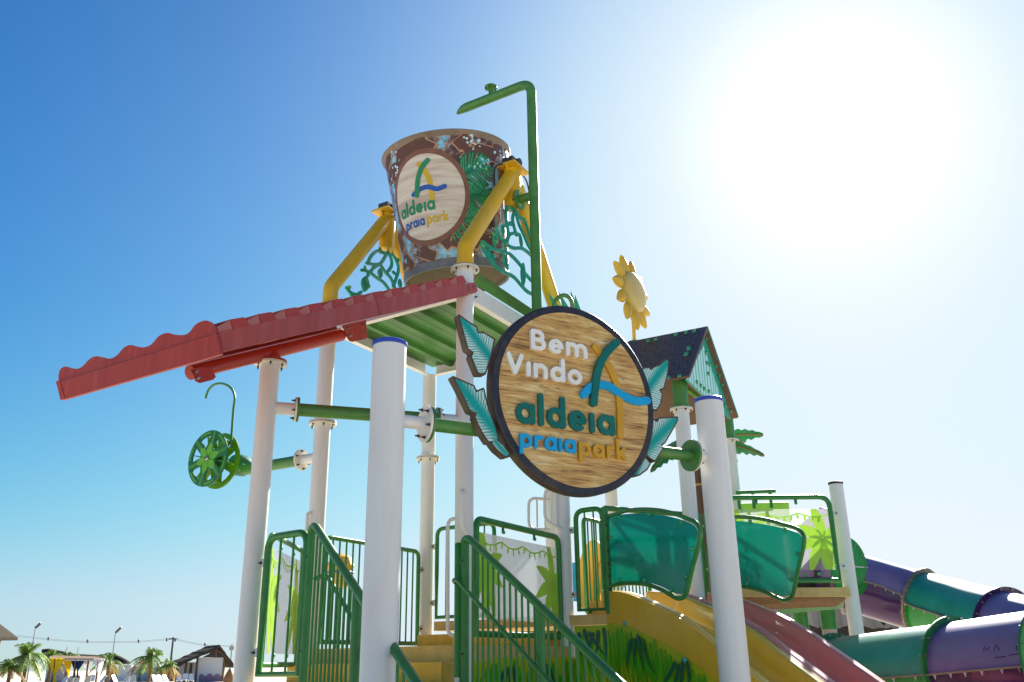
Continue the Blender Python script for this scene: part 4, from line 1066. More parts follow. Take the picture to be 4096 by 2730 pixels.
for k in range(6):                                         # printed leaves on the spokes
    a = -.25 + k * math.pi / 3
    mb = sheet(lambda X, Y: leaf_d(X, Y, .085 * math.cos(a), .085 * math.sin(a), .19, .088, a), (-.33, .33, -.33, .33), .008, mapw, .001, back=False); part('printed_leaf', mb, 'wheel_lime', w1)
    segs = []
    for j in range(5):
        r_ = .17 + j * .026
        for s_ in (-1, 1): segs.append((r_ * math.cos(a), r_ * math.sin(a), r_ * math.cos(a) + .024 * math.cos(a + s_ * .7), r_ * math.sin(a) + .024 * math.sin(a + s_ * .7)))
    for j in range(9):
        b = a + math.pi / 6 + (j - 4) * .065; segs.append((.268 * math.cos(b), .268 * math.sin(b), .288 * math.cos(b + .05), .288 * math.sin(b + .05)))
    def fsg(X, Y, S=segs):
        d = np.full(X.shape, 1e9)
        for s_ in S: d = np.minimum(d, seg_d(X, Y, *s_) - .0045)
        return d
    part('printed_pattern', sheet(fsg, (-.33, .33, -.33, .33), .006, mapw, .001, back=False), 'wheel_lime', w1)
    pa = a + .5; c = wc - wn_ * .075 + (wx * math.cos(pa) + UP * math.sin(pa)) * .15
    tdir = wx * math.cos(pa) + UP * math.sin(pa); sdir = -wx * math.sin(pa) + UP * math.cos(pa)
    mb = MB(); mb.box(c, tdir * .11, (wn_ * .06), sdir * .006); part('paddle', mb, 'green_lime', ww, smooth=False)
mb = MB(); mb.lathe(wc + wn_ * .014, wn_, [(.026, 0), (.026, .012), (.014, .02), (.012, .012), (.002, .012)], 16); part('hub_cap', mb, 'steel', ww)
hk = [onV(J8(*q), WH - V * .25, -V) for q in ((590, 900), (592, 760), (610, 500), (624, 370), (600, 290), (545, 240), (470, 222), (400, 240), (345, 300), (322, 378))]
mb = MB(); mb.tube(smooth_path(hk, 5), .0135, 12); part('hook_pipe', mb, 'green_pipe', ww)

# ------------------------------------------------------------------ decks and steps
ZL0, ZB_, ZA_, ZC_, ZD_, ZE_ = 1.45, 1.618, 1.755, 1.91, 2.06, 2.378
def deck(name, poly, z, th, m, label, cat='deck'):
    mb = MB(); mb.prism([v3((p[0], p[1], z - th)) for p in poly], UP * th); return single(name, mb, m, label, cat, smooth=False)
dT = (T4 - T2) / np.linalg.norm(T4 - T2)
NRr = NR
deck('entry_deck', [P1 - V * .05, NL, NRr, T4 - V * .32, T2 - V * .32], ZL0, .11, 'deck_beige', 'beige entry deck at the head of the entrance stairs')
deck('deck_step', [T2 - V * .319 + dT * .05, T4 - V * .319, T4 - V * .04, T2 - V * .04 + dT * .05], ZB_, .17, 'deck_yellow', 'lower beige step between entry deck and bucket tower deck', 'step')
deck('tower_deck', [T2 - V * .039, T4 - V * .06 + U * .05, TR + U * .05, T3], ZA_, .135, 'deck_beige', 'beige deck between the four posts under the bucket')
deck('deck_step', [T3 - V * .30 + U * .12, TR - V * .30 - U * .05, TR - V * .02 - U * .05, T3 - V * .02 + U * .12], ZC_, .154, 'deck_yellow', 'yellow step up from bucket tower deck to slide deck', 'step')
deck('slide_deck', [T3 - V * .019 + U * .14, TR - V * .05 + U * .1, Q1 - DD * .02, Q1 + WD * 1.46, Q1 + WD * 1.46 + V * 2.2, T3 + V * 2.0], ZD_, .10, 'deck_beige', 'beige deck from which the yellow and red slides start')
deck('deck_step', [TR + U * .10 + V * .28, Q1 + WD * .9 + V * .35, Q1 + WD * 1.2 + V * .75, TR + V * .8], ZD_ + .16, .159, 'deck_yellow', 'beige raised step on the slide deck behind the baluster guard', 'step')
FGA, FGB = v3((2.52, 10.62)), v3((3.78, 10.66))
ud = deck('upper_deck', [v3((2.25, 10.45)), v3((3.90, 10.72)), v3((4.25, 12.2)), v3((2.6, 12.4))], ZE_, .10, 'deck_beige', 'beige upper deck in front of the tube slide entrance')
mb = MB(); mb.prism([v3((2.35, 10.52, ZE_ - .105)), v3((3.86, 10.78, ZE_ - .105)), v3((3.80, 10.9, ZE_ - .17)), v3((2.4, 10.65, ZE_ - .22))], v3((0, .05, -.03))); part('brown_skirt', mb, 'plank_brown', ud, smooth=False)
mb = MB(); mb.prism([v3((3.1, 10.72, ZE_ - .12)), v3((3.86, 10.83, ZE_ - .12)), v3((3.9, 11.0, ZE_ - .19)), v3((3.1, 10.9, ZE_ - .25))], v3((0, .05, -.03))); part('green_skirt', mb, 'green_rail', ud, smooth=False)
for px, zz in (((3310, 2460), 0), ((3200, 2465), 0)):
    b = atD(px, 11.6); mb = MB(); mb.cyl((b[0], b[1], ZE_ - .15), (b[0], b[1], ZE_ - .42), .10, seg=18); part('leg_sleeve', mb, 'green_rail', ud)
    mb = MB(); mb.cyl((b[0], b[1], ZE_ - .42), (b[0], b[1], 0), .095, seg=18); part('leg', mb, 'metal_grey', ud)

# ------------------------------------------------------------------ guards
def plane_pts(a, b, z0, z1, rad): 
    a, b = v3(a), v3(b)
    P_ = bend([a + UP * (z0 + z1) / 2, a + UP * z1, b + UP * z1, b + UP * z0, a + UP * z0, a + UP * (z0 + z1) / 2], rad, 5)
    return P_[:-1]
def guard(a, b, z0, z1, label, nb=0, r=.024, rad=.09, mids=(), brackets=(0, 0), group=None, sheet_=None, cat='guard rail', skip=()):
    a, b = v3(a), v3(b); L = np.linalg.norm(b - a); d = (b - a) / L; n_ = np.array([d[1], -d[0], 0])
    if np.dot(n_, CAM - a) < 0: n_ = -n_
    t = thing('guard_panel', a + UP * z0, label, cat, group)
    P_ = bend([a + UP * (z0 + .5), a + UP * z1, b + UP * z1, b + UP * (z0 + .5)], rad, 6)
    mb = MB(); mb.tube(P_ + [b + UP * z0, a + UP * z0], r, 14, closed=True); part('frame', mb, 'green_rail', t)
    mb_ = MB(); mb_.cyl((0, 0, 0), (0, 0, z1 - z0 - .004), .0095, seg=10); me = mesh_of(mb_, 'green_rail', name='baluster')
    for k in range(nb):
        x = L * (k + 1) / (nb + 1)
        if any(abs(x - q) < .03 for q in mids): continue
        piece('baluster', me, t, Matrix.Translation(Vector([float(c) for c in a + d * x + UP * (z0 + .002)])))
    for x in mids:
        mb = MB(); mb.cyl(a + d * x + UP * z0, a + d * x + UP * z1, r * .95); part('mid_post', mb, 'green_rail', t)
    for e, base, s in ((brackets[0], a, -1), (brackets[1], b, 1)):
        if not e: continue
        for zz in (z0 + .16, z1 - .2):
            mb = MB(); c = base + d * s * (r + e / 2) + UP * zz; mb.box(c, d * (e / 2 + .01), n_ * .006, UP * .034); br = part('bracket', mb, 'white_paint' if e < .09 else 'green_rail', t, smooth=False)
            bolt(br, c + n_ * .005, n_, 'bolt_dark')
    if sheet_:
        top, bot, ins = sheet_
        mp_ = lambda x, y, h: a + d * x + UP * y + n_ * (h - .012)
        mb = MB(); mb.prism([mp_(ins, z0 + bot, 0), mp_(L - ins, z0 + bot, 0), mp_(L - ins, z1 - top, 0), mp_(ins, z1 - top, 0)], n_ * .005); sh = part('clear_sheet', mb, 'clear_sheet', t, smooth=False)
        def clip(f): return lambda X, Y: np.maximum(f(X, Y), np.maximum(np.maximum(ins + .003 - X, X - L + ins + .003), np.maximum(z0 + bot + .003 - Y, Y - z1 + top + .003)))
        bb = (ins, L - ins, z0 + bot, z1 - top)
        rn = random.Random(int(a[0] * 100))
        H_ = z1 - top - z0 - bot
        for cx, cy, s in ((ins + .12, z0 + bot + H_ * .60, 1.0), (L - ins - .10, z0 + bot + H_ * .52, 1.05)):
            for k, (an, ln) in enumerate(((95, .42), (150, .36), (195, .40), (235, .45), (268, .62), (-20, .36), (30, .34), (-60, .5))):
                A = R(an); ex = ln * s * (.62 if L < .8 else 1.0)
                def lf(X, Y, cx=cx, cy=cy, A=A, ex=ex):
                    x = (X - cx) * math.cos(A) + (Y - cy) * math.sin(A); y = -(X - cx) * math.sin(A) + (Y - cy) * math.cos(A)
                    y = y + .35 * x * x * (1 if math.cos(A) > 0 else -1)
                    u_ = np.clip(x / ex, 0, 1); w = .066 * np.sin(math.pi * np.clip(u_ ** .75, .0, .96)) ** .8 * (1 - .12 * (np.mod(u_ * 7, 1) > .8))
                    return np.where((x < 0) | (x > ex), .05, np.abs(y) - w)
                m_ = sheet(clip(lf), bb, .011, lambda x, y, h: mp_(x, y, .0065 + .0004 * k), .001, back=False)
                if m_: part('printed_frond', m_, 'print_lime', sh)
        vx = np.linspace(ins, L - ins, 30); vy = z1 - top - .05 - .05 * np.abs(np.sin((vx - ins) * 7.5))
        seg_ = list(zip(vx, vy))
        def vf(X, Y):
            d_ = poly_d(X, Y, seg_) - .008
            for q in range(2, 28, 2):
                d_ = np.minimum(d_, leaf_d(X, Y, vx[q], vy[q] - .035, .075, .03, R(80 + 25 * math.sin(q * 2.3))))
            return d_
        m_ = sheet(clip(vf), bb, .008, lambda x, y, h: mp_(x, y, .0105), .001, back=False)
        if m_: part('printed_vine', m_, 'print_lime', sh)
        for x in (L * .3, L * .68):
            for zz in (z1 - .045, z0 + .045):
                mb = MB(); mb.box(mp_(x, zz, .008), d * .016, n_ * .006, UP * .04); hg = part('hanger', mb, 'green_dark', t, smooth=False); bolt(hg, mp_(x, zz + (-.028 if zz > z0 + .5 else .028), .015), n_, 'bolt_green', dome, .9)
    return t
guard(P1 + U * .155, NL - U * .04, 1.55, 2.60, 'short green baluster guard between the red-beam post and stair newel', 2, rad=.11, brackets=(.07, .02), r=.029)
guard(P1 + V * .16, T2 - V * .16, 1.62, 2.66, 'palm-print guard between the red-beam post and the post behind it', 0, brackets=(.07, .07), sheet_=(.10, .09, .05))
guard(T2 + V * .15, T3 - V * .15, 1.825, 2.835, 'green baluster guard along the rear of the bucket tower', 14, mids=(.82,), brackets=(.06, .06))
guard(T3 + U * .155, T3 + U * .95, 2.105, 3.10, 'green baluster guard right of the rear corner post', 5, brackets=(.06, 0))
guard(T4 + V * .19, TR - V * .12, 1.85, 2.855, 'palm-print guard beside the stairs, hung with a clear printed sheet', 0, r=.031, rad=.10, brackets=(0, .05), sheet_=(.115, .13, .035))
g6 = guard(TR + U * .16, Q1 - U * .03, 2.11, 3.135, 'narrow green baluster guard between grab ladder post and teal slide panel', 2, r=.027, rad=.10, brackets=(.06, 0))
guard(TR + V * .25 + U * .12, TR + V * 1.9 + U * .15, 2.11, 3.10, 'green baluster guard at the back of the slide deck', 16)
FG = guard(FGA, FGB, 2.455, 3.43, 'guard with printed sheet on the upper deck beside the dark-capped post', 0, r=.030, rad=.13, brackets=(0, .07), sheet_=(.14, .12, .03))
cl2 = MATS['clear_sheet'].copy(); cl2.name = 'clear_sheet_thin'; MATS['clear_sheet_thin'] = cl2
[n_ for n_ in cl2.node_tree.nodes if n_.type == 'MIX_SHADER'][1].inputs[0].default_value = .86
for ch in FG.children:
    if ch.name.startswith('clear_sheet'): ch.data.materials.clear(); ch.data.materials.append(cl2)
# a second rail and a green printed board behind it
fd = (FGB - FGA) / np.linalg.norm(FGB - FGA); fnn = np.array([fd[1], -fd[0], 0])
hr = thing('hanging_rail', FGA + UP * 3.5 + v3((0, .5, 0)), 'slim green rail with drop hangers behind the upper deck guard', 'rail')
ra = atD(J5(115, 318), 11.1); rb_ = atD(J5(525, 300), 11.1)
mb = MB(); mb.cyl(ra, rb_, .022); part('bar', mb, 'green_rail', hr)
for q in (.05, .42, .86):
    c = ra + (rb_ - ra) * q; mb = MB(); mb.box(c - UP * .11, fd * .018, fnn * .006, UP * .10); part('hanger', mb, 'green_rail', hr, smooth=False)
gbd = thing('printed_board', FGA + UP * 2.5 + v3((.05, .42, 0)), 'pale green printed board hanging behind the upper deck guard', 'board')
mb = MB(); o = [atD(J5(*q), 11.15) for q in ((160, 430), (665, 415), (700, 760), (180, 780))]; mb.prism(o, _f * .01); part('board', mb, 'board_green' if 'board_green' in MATS else None, gbd, smooth=False).data.materials.append(mat('board_green', (.30, .50, .12), .4, .06, trans=.4))
# purple entrance board of the tube slide
tb_ = thing('tube_entrance', v3((3.35, 11.35, ZE_)), 'dark violet entrance board of the tube slide behind the printed guard', 'panel')
mb = MB(); o = [atD(J5(*q), 11.55) for q in ((1010, 470), (760, 690), (735, 1200), (1100, 1200), (1130, 500))]; mb.prism(o, _f * .03); part('board', mb, 'tube_violet', tb_, smooth=False)
mb = MB(); o = [atD(J5(*q), 11.52) for q in ((930, 560), (985, 520), (1010, 1310), (945, 1310))]; mb.prism(o, _f * .02); st_ = part('rib', mb, 'tube_purple', tb_, smooth=False)
for q in ((963, 645), (967, 755), (978, 860), (983, 1165)): bolt(st_, atD(J5(*q), 11.5), -_f, 'bolt_green', dome, 1.2)
mb = MB(); o = [atD(J5(*q), 11.62) for q in ((740, 1195), (1100, 1195), (1100, 1320), (740, 1325))]; mb.prism(o, _f * .03); part('base_board', mb, 'black_rubber', tb_, smooth=False)

# slide deck header rail and posts
ZT = 3.13; Q2 = Q1 + WD * 1.27
hdr = thing('header_rail', Q1 + UP * ZD_, 'green header rail over the slide openings with riveted flat post', 'rail')
mb = MB(); mb.tube([Q1 + UP * ZT, Q2 + UP * ZT], .029, 14); part('rail', mb, 'green_rail', hdr)
for q, r_ in ((Q1, .036), (Q2, .034)):
    mb = MB(); mb.cyl(q + UP * ZD_, q + UP * (ZT + .01), r_); part('upright', mb, 'green_rail', hdr)
qf = Q2 + WD * .10
mb = MB(); mb.box(qf + UP * 2.6, WD * .03, DD * .008, UP * .54); fp = part('flat_post', mb, 'green_rail', hdr, smooth=False)
mb = MB(); mb.lathe(qf + UP * 3.14, DD, [(.002, -.008), (.03, -.008), (.03, .008), (.002, .008)], 16); part('post_tip', mb, 'green_rail', hdr)
for k in range(6): bolt(fp, qf + DD * .008 + UP * (2.2 + .15 * k), DD, 'bolt_green', dome, 1.1)
mb = MB(); mb.box(Q1 + DD * .045 + UP * 2.62, WD * .006, DD * .022, UP * .40); fb_ = part('rivet_bar', mb, 'green_dark', hdr, smooth=False)
for k in range(6): bolt(fb_, Q1 + DD * .045 - WD * .007 + UP * (2.30 + .128 * k), -WD, 'bolt_dark', hexbolt, .8)

# ------------------------------------------------------------------ teal wind panels beside the slides
def teal(o, conv, panel, rail, bolts, label):
    p = Q1 + WD * o
    t = thing('curved_barrier', p + UP * 2.2, label, 'panel', 'teal panels beside the slides')
    cv = lambda q, off=0.0: onV(conv(*q), p - WD * off, WD)
    mb = MB(); P_ = smooth_path([cv(q) for q in panel + [panel[0]]], 4)[:-1]; mb.prism(P_, WD * .012); sh = part('sheet', mb, 'teal_panel', t, angle=30)
    mb = MB(); mb.tube(smooth_path([cv(q, .0) for q in rail], 5), .021, 12); part('frame', mb, 'green_rail', t)
    for q in bolts: bolt(sh, cv(q, .001), -WD, 'bolt_green', dome, 1.15)
teal(0, J4, [(85, 450), (90, 448), (230, 415), (430, 402), (600, 415), (760, 445), (900, 490), (975, 530), (1010, 590), (1015, 650), (985, 800), (945, 950), (910, 1130), (895, 1195), (860, 1240), (810, 1245), (765, 1235), (640, 1170), (520, 1130), (420, 1120), (250, 1118), (135, 1132), (130, 1128), (108, 800)],
     [(75, 435), (180, 405), (300, 372), (480, 362), (650, 378), (800, 415), (920, 462), (1000, 500), (1040, 560), (1050, 640), (1020, 780), (970, 960), (930, 1130), (905, 1230), (870, 1280), (810, 1292), (740, 1255), (640, 1200), (520, 1155), (420, 1138), (300, 1135), (200, 1145), (110, 1165)],
     [(205, 440), (517, 412), (853, 497), (118, 657), (128, 927), (212, 1100), (468, 1103), (967, 773), (900, 1070), (748, 1207)], 'teal curved panel on the near side of the yellow slide')
teal(1.42, J5, [(-105, 640), (-90, 630), (30, 615), (150, 615), (280, 628), (440, 652), (600, 685), (720, 720), (775, 755), (800, 810), (790, 900), (765, 1050), (735, 1200), (712, 1320), (690, 1370), (645, 1400), (590, 1398), (480, 1355), (330, 1310), (180, 1285), (0, 1270), (-75, 1268), (-82, 1000)],
     [(-110, 615), (20, 575), (150, 572), (300, 580), (450, 605), (600, 645), (720, 680), (790, 720), (825, 780), (825, 860), (795, 1000), (760, 1150), (730, 1300), (705, 1390), (665, 1435), (600, 1440), (520, 1405), (400, 1350), (250, 1312), (100, 1295), (-60, 1290)],
     [(268, 625), (627, 705), (755, 957), (695, 1228), (240, 1268), (540, 1367)], 'teal curved panel on the far side of the red slide')

# ------------------------------------------------------------------ the two open slides
prof_t = [(-.12, 2.30), (.0, 2.285), (.26, 2.255), (.48, 2.20), (.69, 2.13), (.9, 2.06), (1.08, 1.99), (1.25, 1.91), (1.43, 1.82), (1.6, 1.715), (1.8, 1.60), (2.1, 1.425), (2.6, 1.12), (3.1, .82), (3.5, .60), (3.9, .46), (4.4, .40)]
prof_s = [p for p in smooth_path([(a, b, 0) for a, b in prof_t], 3)]
def slide(o, m, label, wdt=.66):
    t = thing('open_slide', Q1 + WD * (o + wdt / 2), label, 'slide')
    # cross-section: lip, outer wall, lip, inner wall, floor with rounded corners
    sec_out = [(-.012, 0), (-.012, -.31)]
    sec = [(-.012, -.008), (.0, .0), (.04, .006), (.085, .004), (.10, -.012), (.11, -.15), (.13, -.20), (.18, -.235), (wdt - .18, -.235), (wdt - .13, -.20), (wdt - .11, -.15), (wdt - .10, -.012), (wdt - .085, .004), (wdt - .04, .006), (wdt, .0), (wdt + .012, -.008)]
    def sweep(cs, closed=False):
        mb = MB(); k = len(cs)
        for a, z, _ in prof_s: mb.v += [tuple(Q1 + WD * (o + x) + DD * a + UP * (z + y)) for x, y in cs]
        for i in range(len(prof_s) - 1):
            for j in range(k if closed else k - 1): q = (j + 1) % k; mb.f.append((i * k + j, i * k + q, (i + 1) * k + q, (i + 1) * k + j))
        return mb
    part('channel', sweep(sec), m, t, angle=50)
    for x0, x1 in ((-.014, -.004), (wdt + .004, wdt + .014)):
        part('side_wall', sweep([(x0, -.002), (x0, -.31), (x1, -.31), (x1, -.002)], True), m, t, angle=40)
    for tt in (.45, 1.35, 2.2):
        i = min(range(len(prof_s)), key=lambda q: abs(prof_s[q][0] - tt)); a, z, _ = prof_s[i]
        mb = MB(); mb.box(Q1 + WD * (o - .0155) + DD * a + UP * (z - .155), WD * .0008, DD * .002, UP * .15); part('joint', mb, m, t, smooth=False)
        bolt(t, Q1 + WD * (o - .016) + DD * (a - .2) + UP * (z - .245), -WD, 'bolt_teal', dome, 1.2)
    for tt in (2.8, 4.2):
        i = min(range(len(prof_s)), key=lambda q: abs(prof_s[q][0] - tt)); a, z, _ = prof_s[i]
        mb = MB(); c = Q1 + WD * (o + wdt / 2) + DD * a; mb.cyl(c, c + UP * (z - .24), .05); part('leg', mb, 'white_paint', t)
    return t
slide(0.0, 'slide_yellow', 'glossy yellow open slide nearest the entrance stairs')
slide(.70, 'slide_red', 'glossy faded red open slide beside the yellow slide')

# jungle mural panels under decks and slide
def mural(a, d, poly, label, seed, joints=()):
    """poly in (distance along d, z); fronds printed on it"""
    n_ = np.array([d[1], -d[0], 0]); 
    if np.dot(n_, CAM - v3(a)) < 0: n_ = -n_
    a = v3(a); mp_ = lambda x, y, h: a + d * x + UP * y + n_ * h
    t = thing('mural_panel', mp_(poly[0][0], 0, 0), label, 'mural')
    xs = [p[0] for p in poly]; ys = [p[1] for p in poly]; x0, x1 = min(xs), max(xs)
    cuts = [x0] + list(joints) + [x1]
    topf = lambda x: np.interp(x, [p[0] for p in poly], [p[1] for p in poly])
    for c0, c1 in zip(cuts[:-1], cuts[1:]):
        ts = [c0 + .001] + [p[0] for p in poly if c0 + .01 < p[0] < c1 - .01] + [c1 - .001]
        mb = MB(); mb.prism([mp_(x, topf(x), -.012) for x in ts] + [mp_(c1 - .001, .05, -.012), mp_(c0 + .001, .05, -.012)], n_ * .012); part('panel', mb, 'mural_green', t, smooth=False)
    rn = random.Random(seed); k = 0
    def blades(cx, cy, n, ln, spread, base, m, w, curve, sp=.02):
        nonlocal k
        S = []
        for i in range(n):
            A = R(base + spread * (i / (n - 1) - .5)); L = ln * rn.uniform(.8, 1.15); S.append((cx + (i - n / 2) * sp, cy + rn.uniform(-.02, .02) - abs(i - n / 2) * sp * .35, A, L))
        def f(X, Y):
            d_ = np.full(X.shape, 1e9)
            for bx, by, A, L in S:
                x = (X - bx) * math.cos(A) + (Y - by) * math.sin(A); y = -(X - bx) * math.sin(A) + (Y - by) * math.cos(A) + curve * x * x
                u_ = np.clip(x / L, 0, 1); d_ = np.minimum(d_, np.where((x < 0) | (x > L), .05, np.abs(y) - w * np.clip(1 - u_, 0, 1) ** .7 * np.clip(u_ * 5 + .35, 0, 1)))
            return np.maximum(np.maximum(d_, Y - np.interp(X, [p[0] for p in poly], [p[1] for p in poly]) + .004), np.maximum(x0 + .004 - X, X - x1 + .004))
        k += 1
        m_ = sheet(f, (max(x0, cx - ln * 1.3), min(x1, cx + ln * 1.3), cy - ln * 1.3, cy + ln * 1.1), .012, lambda x, y, h: mp_(x, y, .001 + .0005 * k), .001, back=False)
        if m_: part('printed_leaf', m_, m, t)
    W_ = x1 - x0
    for i in range(max(4, int(W_ / .075))):
        cx = x0 + (i + .5) * W_ / max(4, int(W_ / .075)); blades(cx, topf(cx) - .02 - rn.uniform(0, .14), 2, .50, 10, -96, 'print_leaf' if i % 2 else 'print_lime_dark', .030, -.45, .06)
    for i in range(max(2, int(W_ / .75))):
        cx = x0 + (i + rn.uniform(.25, .75)) * W_ / max(2, int(W_ / .75)); blades(cx, topf(cx) - .0 - rn.uniform(0, .06), 4, .34, 46, -96 + rn.uniform(-14, 14), 'print_teal_dark', .028, .5 * rn.choice((-1, 1)), .055)
    return t
mural(T4 + V * .02 + U * .04, V, [(0, 1.65), (LV + .0, 1.65)], 'jungle print panel under the bucket tower deck beside the stairs', 5)
mural(TR + U * .09, U, [(0, 1.955), (.46, 1.955)], 'narrow jungle print panel under the slide deck, beside the yellow slide', 8)
mp_pts = [(a, z - .315) for a, z, _ in prof_s if -.05 <= a <= 3.2]
mural(Q1 - WD * .004, DD, [(-.06, 1.975)] + mp_pts, 'jungle print panel filling the space below the yellow slide', 11, joints=(.37, 1.2, 2.0))

# height chart by the slides
hc = thing('height_chart', Q1 + WD * 1.05 + UP * ZD_, 'green height chart board with white lettering behind the teal panel', 'sign')
hp_ = [onV(J4(*q), Q1 + WD * 1.1, DD) for q in ((905, 930), (1005, 920), (1040, 1280), (905, 1290))]
mb = MB(); mb.prism(hp_, -DD * .012); part('board', mb, 'print_lime_dark', hc, smooth=False)
mb = MB(); mb.prism([onV(J4(*q), Q1 + WD * 1.1, DD) for q in ((1005, 900), (1020, 900), (1045, 1270), (1028, 1272))], DD * .01); part('edge_strip', mb, 'plastic_white', hc, smooth=False)
for txt, px, sz in (('M', J4(972, 1122), .042), ('0 CM', J4(960, 1218), .042)):
    cu = bpy.data.curves.new('t', 'FONT'); cu.body = txt; cu.size = sz; cu.align_x = 'CENTER'; cu.offset = .0012
    ob = bpy.data.objects.new('t', cu); COL.objects.link(ob); dg = bpy.context.evaluated_depsgraph_get(); me = bpy.data.meshes.new_from_object(ob.evaluated_get(dg)); bpy.data.objects.remove(ob)
    me.materials.clear(); me.materials.append(MATS['letter_white'])
    c = onV(px, Q1 + WD * 1.1 + DD * .003, DD)
    piece('lettering', me, hc, Matrix(((WD[0], 0, DD[0], c[0]), (WD[1], 0, DD[1], c[1]), (0, 1, 0, c[2]), (0, 0, 0, 1))))

# ------------------------------------------------------------------ entrance stairs and their railings
SD = DD; SSL = -.53
def sdir(t): return SD * t + UP * SSL * t
SLEN = 3.0
def railing(N, ztop, label, inner, mids):
    t = thing('stair_railing', N, label, 'railing', 'green railings of the entrance stairs')
    topz = lambda x: ztop + SSL * max(0, x - .10)
    P_ = bend([N + UP * .6, N + UP * ztop, N + SD * .10 + UP * ztop, N + SD * (SLEN + .1) + UP * (ztop + SSL * SLEN)], .10, 6)
    mb = MB(); mb.tube(P_, .0305, 16); part('handrail', mb, 'green_rail', t)
    zb = lambda x: ztop - 1.18 + SSL * x
    mb = MB(); mb.tube([N + UP * zb(0), N + SD * SLEN + UP * zb(SLEN)], .02, 10); part('bottom_rail', mb, 'green_rail', t)
    mbb = MB(); mbb.cyl((0, 0, 0), (0, 0, 1), .0095, seg=8); me = mesh_of(mbb, 'green_rail', name='baluster')
    x = .085
    while x < SLEN:
        if not any(abs(x - m_) < .05 for m_ in mids):
            h = topz(x) - .015 - zb(x); piece('baluster', me, t, Matrix.Translation(Vector([float(c) for c in N + SD * x + UP * zb(x)])) @ Matrix.Diagonal((1, 1, h, 1)))
        x += .0925
    for m_ in mids:
        mb = MB(); mb.cyl(N + SD * m_ + UP * max(0, zb(m_) - .6), N + SD * m_ + UP * (topz(m_) - .01), .034); part('post', mb, 'green_rail', t)
    if inner:
        off, z0, x0 = inner; w_ = np.array([-SD[1], SD[0], 0]) * off
        P_ = bend([N + w_ * .35 + SD * (x0 - .02) + UP * (z0 - .03), N + w_ + SD * (x0 + .02) + UP * z0, N + w_ + SD * (x0 + .10) + UP * z0, N + w_ + SD * (SLEN) + UP * (z0 + SSL * (SLEN - x0 - .1))], .04, 4)
        mb = MB(); mb.tube(P_, .017, 12); part('grip_rail', mb, 'green_rail', t)
    return t
NLs, NRs = NL, onV(J2(762, 345), NL + SD * 0, SD)
NRs[2] = 0
railing(NLs, 2.63, 'green stair railing beside the short guard of the red-beam post', (.09, 2.26, .06), (1.18,))
railing(NRs, 2.60, 'green stair railing before the palm-print guard, with a lower grip rail', (-.10, 2.26, -.02), (1.27, 2.3))
nw = thing('newel_post', NRs - SW * .11 + UP * 1.3, 'round-topped green newel at the head of the stairs beside the white tower post', 'post')
nc = onV(J2(712, 700), NRs, (0, 1, 0)); ztn = zat(J2(715, 365), nc)
mb = MB(); mb.tube([(nc[0], nc[1], 1.50), (nc[0], nc[1], ztn - .02), (nc[0], nc[1], ztn - .008), (nc[0], nc[1], ztn)], [.0275, .0275, .022, .006], 16); part('pipe', mb, 'green_rail', nw)
mb = MB(); mb.cyl((nc[0], nc[1], 0), (nc[0], nc[1], 1.50), .026); part('foot', mb, 'white_paint', nw)
for zz in (1.68, 2.42):
    mb = MB(); d_ = (NRs - v3((nc[0], nc[1], 0))); mb.box(v3((nc[0], nc[1], zz)) + d_ * .5 - SD * -.02, d_ * .4, SD * .004, UP * .03); br = part('bracket', mb, 'green_rail', nw, smooth=False); bolt(br, v3((nc[0], nc[1], zz)) + d_ * .5 + SD * .026, SD)
st = thing('entrance_staircase', (NLs + NRs) / 2 + SD * 2.9, 'beige treads of the entrance staircase climbing between the green railings', 'stairs')
acr = (NRs - NLs); acl = np.linalg.norm(acr); acr /= acl
for k in range(8):
    z = ZL0 - .16 * (k + 1); c = (NLs + NRs) / 2 + SD * (.17 + .345 * k)
    mb = MB(); mb.box(c + UP * (z - .03), acr * (acl / 2 - .04), SD * .172, UP * .03); part('tread', mb, 'deck_beige', st, smooth=False)
for s_ in (-1, 1):
    a = (NLs + NRs) / 2 + acr * s_ * (acl / 2 - .035); mb = MB(); mb.prism([a + UP * (ZL0 - .02), a + SD * 2.9 + UP * (ZL0 - .02 - 1.34), a + SD * 2.9 + UP * (ZL0 - 1.42), a + UP * (ZL0 - .26)], acr * -.02 * s_); part('stringer', mb, 'green_rail', st, smooth=False)

# ------------------------------------------------------------------ white grab bars
def grab(pts, label, bars=(), r=.0165):
    t = thing('grab_bar', pts[0], label, 'grab bar')
    mb = MB(); mb.tube(bend(pts, .09, 6), r, 12); part('loop', mb, 'white_paint', t)
    for a, b in bars: mb = MB(); mb.cyl(a, b, r * .6, seg=8); part('rung', mb, 'white_paint', t)
    return t
def gpx(conv, pl, pn, pts): return [onV(conv(*q), pl, pn) for q in pts]
e = gpx(J1, T2 - V * .12, (0, 1, 0), [(770, 110), (735, 80), (708, 120), (700, 330)])
grab([T2 + UP * e[0][2], e[0] - U * .05, e[2], e[3] - UP * .25, T2 - V * .05 + UP * (e[3][2] - .3)], 'white grab bar on the post behind the stair newel')
e = gpx(zG, T4, (0, 1, 0), [(235, 335), (190, 335), (172, 390), (172, 1150), (200, 1210), (235, 1220)])
grab([T4 + UP * e[0][2], e[2] + UP * .07 + U * .0, e[3] - UP * .07, T4 + UP * e[5][2]], 'long white grab bar on the post beside the round sign')
e = gpx(zG, T4 - V * .20, (0, 1, 0), [(300, 135), (280, 100), (275, 400), (300, 480)])
grab([T4 + UP * e[0][2], e[1] + UP * .0, e[2], e[3] - UP * .02 + V * .15], 'short white grab bar facing the stairs on the sign-side post', r=.02)
